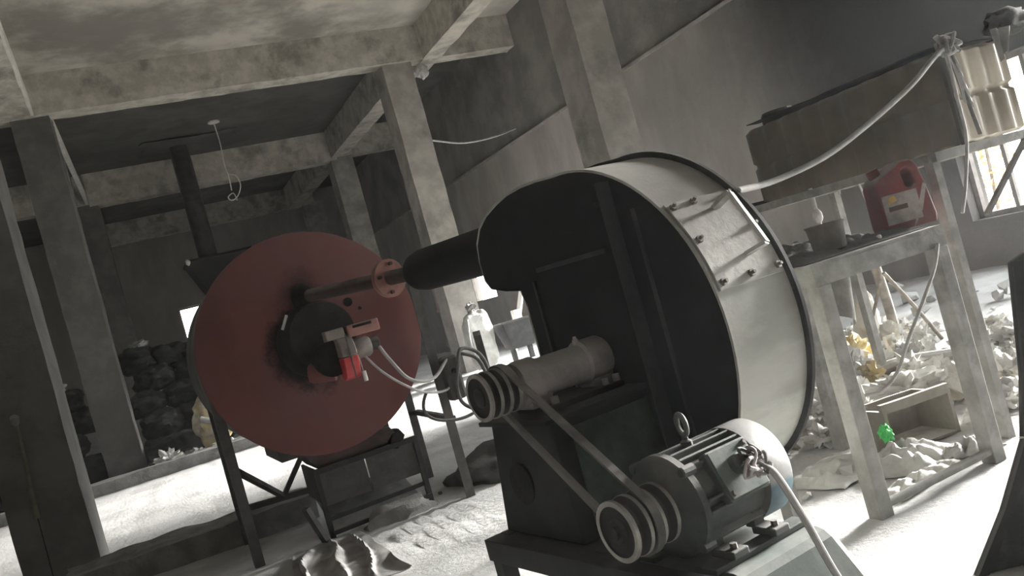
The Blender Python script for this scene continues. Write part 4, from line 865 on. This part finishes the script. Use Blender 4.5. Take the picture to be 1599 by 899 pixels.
def rumple(x0, y0, w_, d_, h_, rz, seed, label, m='sack_grey', fx=9.0):
    c, s = math.cos(rz), math.sin(rz)
    def fn(u, v):
        a, b = (u-0.5)*w_, (v-0.5)*d_; x = x0 + a*c - b*s; y = y0 + a*s + b*c
        e = math.sin(math.pi*u)**0.5 * math.sin(math.pi*v)**0.5
        k = abs(math.sin(u*fx + 2*noise.noise(Vector((u*2, v*3, seed))))) * 0.7 + 0.5*abs(noise.noise(Vector((u*7, v*7, seed))))
        return (x + 0.02*noise.noise(Vector((v*5, u, seed))), y + 0.02*noise.noise(Vector((u*5, v, seed+3))), gz(x, y) + 0.012 + h_*e*k)
    return one(MB().sheet(fn, 36, 28, 0.005), 'crumpled_cloth', m, label, 'cloth', (x0, y0, gz(x0, y0)), smooth=70)
rumple(2.88, 2.83, 0.40, 0.30, 0.10, 0.5, 1, 'crumpled grey cloth spread in front of the carton')
rumple(3.06, 2.66, 0.26, 0.12, 0.07, -0.3, 2, 'small twisted cloth beside the right table leg')
rumple(2.68, 3.06, 0.42, 0.30, 0.06, 0.3, 3, 'flat wrinkled pale cloth behind the front table leg', 'sack_white')
rumple(2.72, 2.62, 0.46, 0.14, 0.035, 0.1, 4, 'dusty ridge of trodden cloth along the table stretcher', 'sack_white', 16.0)
rnd = random.Random(5)
for k in range(95):
    while True:
        x = rnd.uniform(2.35, 6.9); y = rnd.uniform(2.75, 7.0)
        if x > 0.85*y - 0.2 and not (2.9 < x < 3.4 and 2.85 < y < 3.25): break
    s = rnd.uniform(0.018, 0.06) * (1 + 0.15*y)
    mb = MB().rock((x, y, gz(x, y) + s*0.4), (s, s*rnd.uniform(0.6, 1), s*rnd.uniform(0.45, 0.8)), 300+k, rnd.uniform(0, 3))
    one(mb, 'rubble_chunk', 'rubble', 'small dusty rubble chunk scattered in the debris beyond the table', 'rubble', (x, y, gz(x, y)), 'rubble beyond the table', smooth=20)
one(MB().blob((4.0, 4.15, 0.0), (0.95, 0.62, 0.13), 470, 5, 0.3, 1.7, 0.1, 0.3, 0.6), 'dust_heap', 'rubble', 'broad pale dust heap under the debris behind the table', 'heap', (4.0, 4.15, 0.0), smooth=60)
rnd = random.Random(15)
for k in range(110):
    while True:
        x = rnd.uniform(2.7, 5.4); y = rnd.uniform(2.8, 5.3)
        if 0.78*y < x < 1.32*y and not (2.85 < x < 3.45 and 2.8 < y < 3.3): break
    s = rnd.uniform(0.035, 0.085) * (0.6 + 0.2*y); hz = 0.10 * max(0, 1 - ((x-4.0)**2 + (y-4.15)**2) / 0.6)
    z = gz(x, y) + hz
    m_ = ('sack_white', 'sack_grey', 'rubble', 'sack_white', 'sack_yellow' if k % 4 == 0 else 'sack_white')[k % 5]
    mb = MB().blob((x, y, z + s*0.5), (s, s*rnd.uniform(0.5, 1), s*rnd.uniform(0.5, 1.0)), 500+k, 3, 0.7, 2.4, 0.6, 0.7, rnd.uniform(0, 3))
    one(mb, 'crumpled_scrap', m_, 'crumpled %s plastic or paper scrap in the debris behind the table' % {'sack_white': 'white', 'sack_grey': 'grey', 'rubble': 'dusty', 'sack_yellow': 'yellowish'}[m_], 'scrap', (x, y, z), 'crumpled scraps behind the table', smooth=40)
def stick(name, a, b, r, m, label, r1=None, cat='stick'):
    lo = a if a[2] < b[2] else b
    return one(MB().tube([a, ((a[0]+b[0])/2+0.01, (a[1]+b[1])/2, (a[2]+b[2])/2), b], r, 8, 3, r1), name, m, label, cat, lo, smooth=60)
stick('wooden_pole', (5.18, 4.86, 0.04), (4.60, 4.35, 0.80), 0.035, 'wood_stick', 'thick dark wooden pole leaning behind the table')
stick('wooden_stick', (5.09, 5.10, 0.05), (4.75, 4.47, 0.56), 0.012, 'wood_stick', 'thin pale stick leaning over the stained bag')
stick('wooden_stick', (5.07, 4.38, 0.05), (4.70, 4.38, 0.62), 0.014, 'wood_stick', 'thin stick leaning to the right off the thick pole')
stick('wooden_stick', (4.05, 4.56, 0.02), (4.22, 4.72, 0.68), 0.014, 'cable_grey', 'pale upright stick beside the blower rim')
stick('wooden_stick', (4.28, 4.42, 0.10), (3.98, 4.78, 0.36), 0.014, 'cable_grey', 'pale slanting stick beside the blower rim')
def film(u, v):
    return (4.15 + 0.30*u - 0.1*v, 4.55 + 0.1*math.sin(u*7) - 0.2*u, 0.95 - 0.62*v*(0.6 + 0.4*u))
one(MB().sheet(film, 16, 10, 0.003), 'plastic_film', 'rag_grey', 'grey plastic film hanging behind the front table leg', 'film', (4.2, 4.5, 0.33), smooth=70)
# dry twigs and leaves outside the window
tw = thing('dry_bush', 'dry brown leafy bush outside the bright window', 'bush', (8.6, 6.35, -0.5))
MB().tube([(8.6, 6.35, -0.5), (8.6, 6.3, 0.4), (8.55, 6.2, 1.3)], 0.02, 6, 3).build('stem', 'wood_stick', tw)
mb = MB(); rnd = random.Random(9)
for k in range(160):
    c = Vector((8.55 + rnd.gauss(0, 0.12), 6.25 + rnd.gauss(0, 0.17), 1.15 + rnd.gauss(0, 0.32))); a = Vector((rnd.uniform(-1,1), rnd.uniform(-1,1), rnd.uniform(-1,1))).normalized(); b = a.cross(Vector((rnd.uniform(-1,1), 0.3, rnd.uniform(-1,1)))).normalized()
    l_ = rnd.uniform(0.03, 0.06); mb.add([c - a*l_, c + b*l_*0.4, c + a*l_, c - b*l_*0.4], [[0,1,2,3]])
o = mb.build('foliage', 'leaf', tw, smooth=0, fixn=False); o['kind'] = 'stuff'

# ------------------------------------------------------------------ hopper and chimney far behind the drum
hp = thing('hopper_chute', 'dark steel funnel hopper with round pipe dropping from the ceiling', 'hopper', (2.1, 19.5, 2.3))
MB().cyl((2.08, 19.45, 3.55), (2.08, 19.45, CEIL-0.01), 0.20, n=28).build('down_pipe', 'pipe_steel', hp)
MB().box((2.07, 19.245, 3.6), (2.09, 19.26, CEIL-0.1)).build('pipe_seam', 'pipe_steel', hp, smooth=0)
frustum(MB(), (2.05, 19.3), (2.45, 19.7), 2.3, (1.60, 18.95), (2.90, 20.1), 3.50).build('funnel', 'hopper_steel', hp, smooth=0)
MB().box((1.57, 18.92, 3.50), (2.93, 20.13, 3.55)).build('rim', 'hopper_steel', hp, smooth=0)
MB().blob((1.60, 18.9, 3.50), (0.05, 0.05, 0.07), 31, 2, 0.3).build('rag_scrap', 'sack_white', hp)
one(MB().lathe((2.25, 19.5, 0), (2.25, 19.5, 2.3), [(0, 0.16), (1, 0.16)], 20), 'chute_pipe', 'hopper_steel', 'dark vertical chute pipe below the hopper', 'pipe', (2.25, 19.5, 0))
# tangled wire hanging from the ceiling hook
hw = thing('hanging_wire', 'thin pale wire with knotted loop hanging from a ceiling hook', 'wire', (3.0, 18.2, 4.4))
MB().lathe((2.72, 18.02, CEIL-0.05), (2.72, 18.02, CEIL), [(0, 0.02), (0.5, 0.12), (1, 0.12)], 10).build('hook_plate', 'white_paint', hw)
wp = [(2.72, 18.02, 6.02), (2.73, 18.0, 5.6), (2.70, 18.0, 5.2), (2.72, 18.0, 4.9), (2.70, 18.0, 4.62)]
MB().tube(wp, 0.012, 6, 4).build('wire', 'white_paint', hw)
MB().tube([(2.72, 18.0, 4.95), (2.86, 18.0, 4.9), (2.90, 18.0, 4.7), (2.80, 18.0, 4.5), (2.66, 18.0, 4.42), (2.60, 18.0, 4.5), (2.72, 18.0, 4.56), (2.76, 18.0, 4.4)], 0.012, 6, 4).build('knotted_loop', 'white_paint', hw)
# ------------------------------------------------------------------ sack pile beyond the kerb
rnd = random.Random(21); n = 0
rows = [(0.22, 14.9, 0.0), (0.55, 14.5, 0.0), (1.15, 14.7, 0.0), (1.7, 15.0, 0.0), (0.25, 15.1, 0.38), (0.85, 15.2, 0.38), (1.4, 15.3, 0.36), (0.1, 15.6, 0.75), (0.7, 15.6, 0.76), (1.3, 15.8, 0.72), (0.35, 15.9, 1.12), (0.95, 16.0, 1.10), (1.55, 16.1, 1.0), (0.15, 16.2, 1.48), (0.6, 16.3, 1.45), (1.1, 16.4, 1.40), (-0.9, 15.2, 0.0), (-1.5, 15.0, 0.0), (-1.2, 15.4, 0.4), (-0.8, 15.8, 0.75), (-1.4, 15.8, 0.78), (-1.1, 16.1, 1.1), (-2.1, 15.2, 0.0), (-1.9, 15.8, 0.4)]
for i, (x, y, z) in enumerate(rows):
    mb = MB().blob((x, y, z + 0.21), (0.34, 0.42, 0.235), 400+i, 4, 0.22, 1.5, 0.12, 0.85, rnd.uniform(-0.4, 0.4), 0.8)
    one(mb, 'filled_sack', 'sack_dark', 'dark dusty filled sack in the tall pile beyond the kerb', 'sack', (x, y, z), 'dark sacks piled beyond the kerb', smooth=60)
one(MB().blob((0.92, 14.1, 0.45), (0.30, 0.2, 0.45), 431, 4, 0.25, 1.5, 0.2, 0.85), 'filled_sack', 'sack_yellow', 'yellowish white torn sack standing before the dark pile', 'sack', (0.92, 14.1, 0.0), smooth=60)
one(MB().blob((1.20, 14.0, 0.66), (0.09, 0.09, 0.2), 432, 3, 0.3, 1.8, 0.3, 0.85), 'plastic_bag', 'sack_white', 'small white bag on top of the yellowish sack', 'bag', (1.20, 14.0, 0.5), smooth=60)
for k, (x, y, sx, sy, sz, lab) in enumerate([(0.18, 13.6, 0.22, 0.15, 0.16, 'twisted pale rag at the foot of the left column'), (0.55, 13.7, 0.24, 0.14, 0.10, 'flat pale rag on the kerb right of the twisted rag'), (1.0, 13.55, 0.30, 0.12, 0.10, 'long pale rag along the kerb before the yellowish sack'), (1.45, 13.7, 0.25, 0.15, 0.13, 'pale rag on the kerb beside the furnace leg')]):
    one(MB().blob((x, y, sz*0.75), (sx, sy, sz), 440+k, 4, 0.6, 3.0, 0.5, 0.75), 'crumpled_rag', 'sack_white' if k != 1 else 'sack_grey', lab, 'rag', (x, y, 0.0), smooth=60)
stick('wooden_stick', (0.75, 13.85, 0.55), (1.6, 13.6, 0.10), 0.05, 'sack_grey', 'pale plank leaning low on the rags by the kerb')
one(MB().blob((-1.16, 16.05, 1.58), (0.18, 0.12, 0.11), 450, 3, 0.7, 2.6, 0.5), 'paper_scrap', 'sack_white', 'white torn paper scrap between the two left columns', 'paper', (-1.16, 16.05, 1.48), smooth=60)
one(MB().blob((0.25, 16.2, 1.98), (0.16, 0.12, 0.07), 451, 3, 0.5, 2.6, 0.4), 'paper_scrap', 'sack_grey', 'pale scrap lying on top of the dark sack pile', 'paper', (0.25, 16.2, 1.92), smooth=60)
one(MB().bar((1.55, 13.5, 0.20), (2.15, 13.4, 0.26), 0.10, 0.08), 'red_timber', 'flange_rust', 'short reddish timber lying on the kerb behind the furnace', 'timber', (1.8, 13.45, 0.15), smooth=0)
for a in ((-0.80, 7.385, 1.22), ):
    rp = thing('hung_strip', 'yellowish strip hanging down the nearest left column', 'strip', (-0.83, 7.39, 0.45))
    MB().tube([(-0.832, 7.375, 1.22), (-0.84, 7.37, 0.95), (-0.855, 7.37, 0.70), (-0.86, 7.372, 0.50)], 0.012, 8, 4, 0.018).build('strip', 'rope_yellow', rp)
    MB().blob((-0.835, 7.37, 1.24), (0.035, 0.02, 0.045), 33, 2, 0.3).build('knot', 'rag_grey', rp)
    MB().tube([(-0.86, 7.372, 0.50), (-0.862, 7.38, 0.25), (-0.865, 7.385, 0.02)], 0.004, 6, 3).build('thread', 'soot_black', rp)
# ------------------------------------------------------------------ things in the bright bay behind the fan
one(MB().blob((5.22, 13.35, 0.50), (0.24, 0.2, 0.52), 460, 4, 0.12, 1.3, 0.08, 0.95, 0.0, 0.55), 'tall_bag', 'sack_white', 'tall white filled bag standing right of the middle column', 'bag', (5.22, 13.35, 0), smooth=60)
one(MB().blob((5.18, 13.3, 1.07), (0.09, 0.08, 0.10), 461, 3, 0.6, 2.6, 0.4), 'crumpled_rag', 'rag_grey', 'small rag wad on top of the tall white bag', 'rag', (5.18, 13.3, 1.0), smooth=60)
bn = thing('black_trough', 'dark open trough on the bright floor behind the blower', 'trough', (5.85, 13.0, 0.2))
frustum(MB(), (5.60, 13.0), (6.02, 13.3), 0.22, (5.50, 12.95), (6.12, 13.4), 0.68).build('tub', 'panel_dark', bn, smooth=0, bevel=0.02)
for x in (5.66, 5.97): MB().box((x-0.03, 13.1, 0), (x+0.03, 13.2, 0.23)).build('leg', 'panel_dark', bn, smooth=0)
MB().bar((5.50, 12.95, 0.68), (6.12, 12.95, 0.68), 0.04, 0.03).build('lip', 'frame_steel', bn, smooth=0)
lp = thing('leaning_post', 'white painted post leaning behind the blower outlet', 'post', (6.0, 13.9, 0))
MB().bar((6.0, 14.0, 0.02), (6.45, 13.6, 1.45), 0.09, 0.07).build('post', 'white_paint', lp, smooth=0)
MB().box((6.10, 13.72, 0.62), (6.24, 13.84, 0.82)).build('bracket', 'white_paint', lp, smooth=0)
one(MB().box((7.5, 19.5, 1.12), (7.58, 21.6, 1.85)).box((7.47, 19.5, 1.10), (7.5, 21.6, 1.16)), 'pink_board', 'pink_board', 'pale pink board on the right wall beside the small far window', 'board', (7.55, 20.5, 1.1), smooth=0)
one(MB().tube([(5.0, 13.1, 0.9), (4.93, 13.05, 0.5), (4.98, 13.0, 0.15), (5.2, 12.95, 0.03)], 0.02, 8, 5), 'thin_hose', 'cable_grey', 'thin grey hose curving beside the tall white bag', 'hose', (5.2, 12.95, 0.0))
cable('wall_wire', [(5.6, 14.0, 4.05), (6.3, 14.3, 3.96), (7.0, 14.5, 4.0), (7.6, 14.7, 4.12)], 0.018, 'cable_grey', 'pale wire from the middle column to the right wall', 'wire')
one(MB().blob((5.72, 13.9, 5.25), (0.11, 0.09, 0.13), 55, 3, 0.4, 2.0), 'cloth_wad', 'cable_grey', 'pale wad stuck beside the middle column top', 'wad', (5.72, 13.9, 5.12))
cable('line_wire', [(4.0, 2.62, 1.82), (5.2, 3.2, 1.95), (6.4, 3.9, 2.25), (7.57, 4.57, 2.7)], 0.010, 'cable_dark', 'dark wire running from the rag bundle out to the right wall', 'wire')

# ------------------------------------------------------------------ dusty air
HAZE = 0.0015
if HAZE:
    m = bpy.data.materials.new('dusty_air'); m.use_nodes = True; nt = m.node_tree; nt.nodes.remove(nt.nodes['Principled BSDF'])
    v = nt.nodes.new('ShaderNodeVolumeScatter'); v.inputs['Density'].default_value = HAZE; v.inputs['Anisotropy'].default_value = 0.45; v.inputs['Color'].default_value = (0.95, 0.96, 1.0, 1)
    nt.links.new(v.outputs['Volume'], nt.nodes['Material Output'].inputs['Volume']); MATS['dusty_air'] = m
    o = MB().box((LEFT_X-0.1, NEAR_Y-0.1, -0.2), (WALL_X+0.1, BACK_Y+0.1, CEIL+0.1)).build('dusty_air', 'dusty_air', smooth=0); struct(o, 'thin dusty haze filling the room')
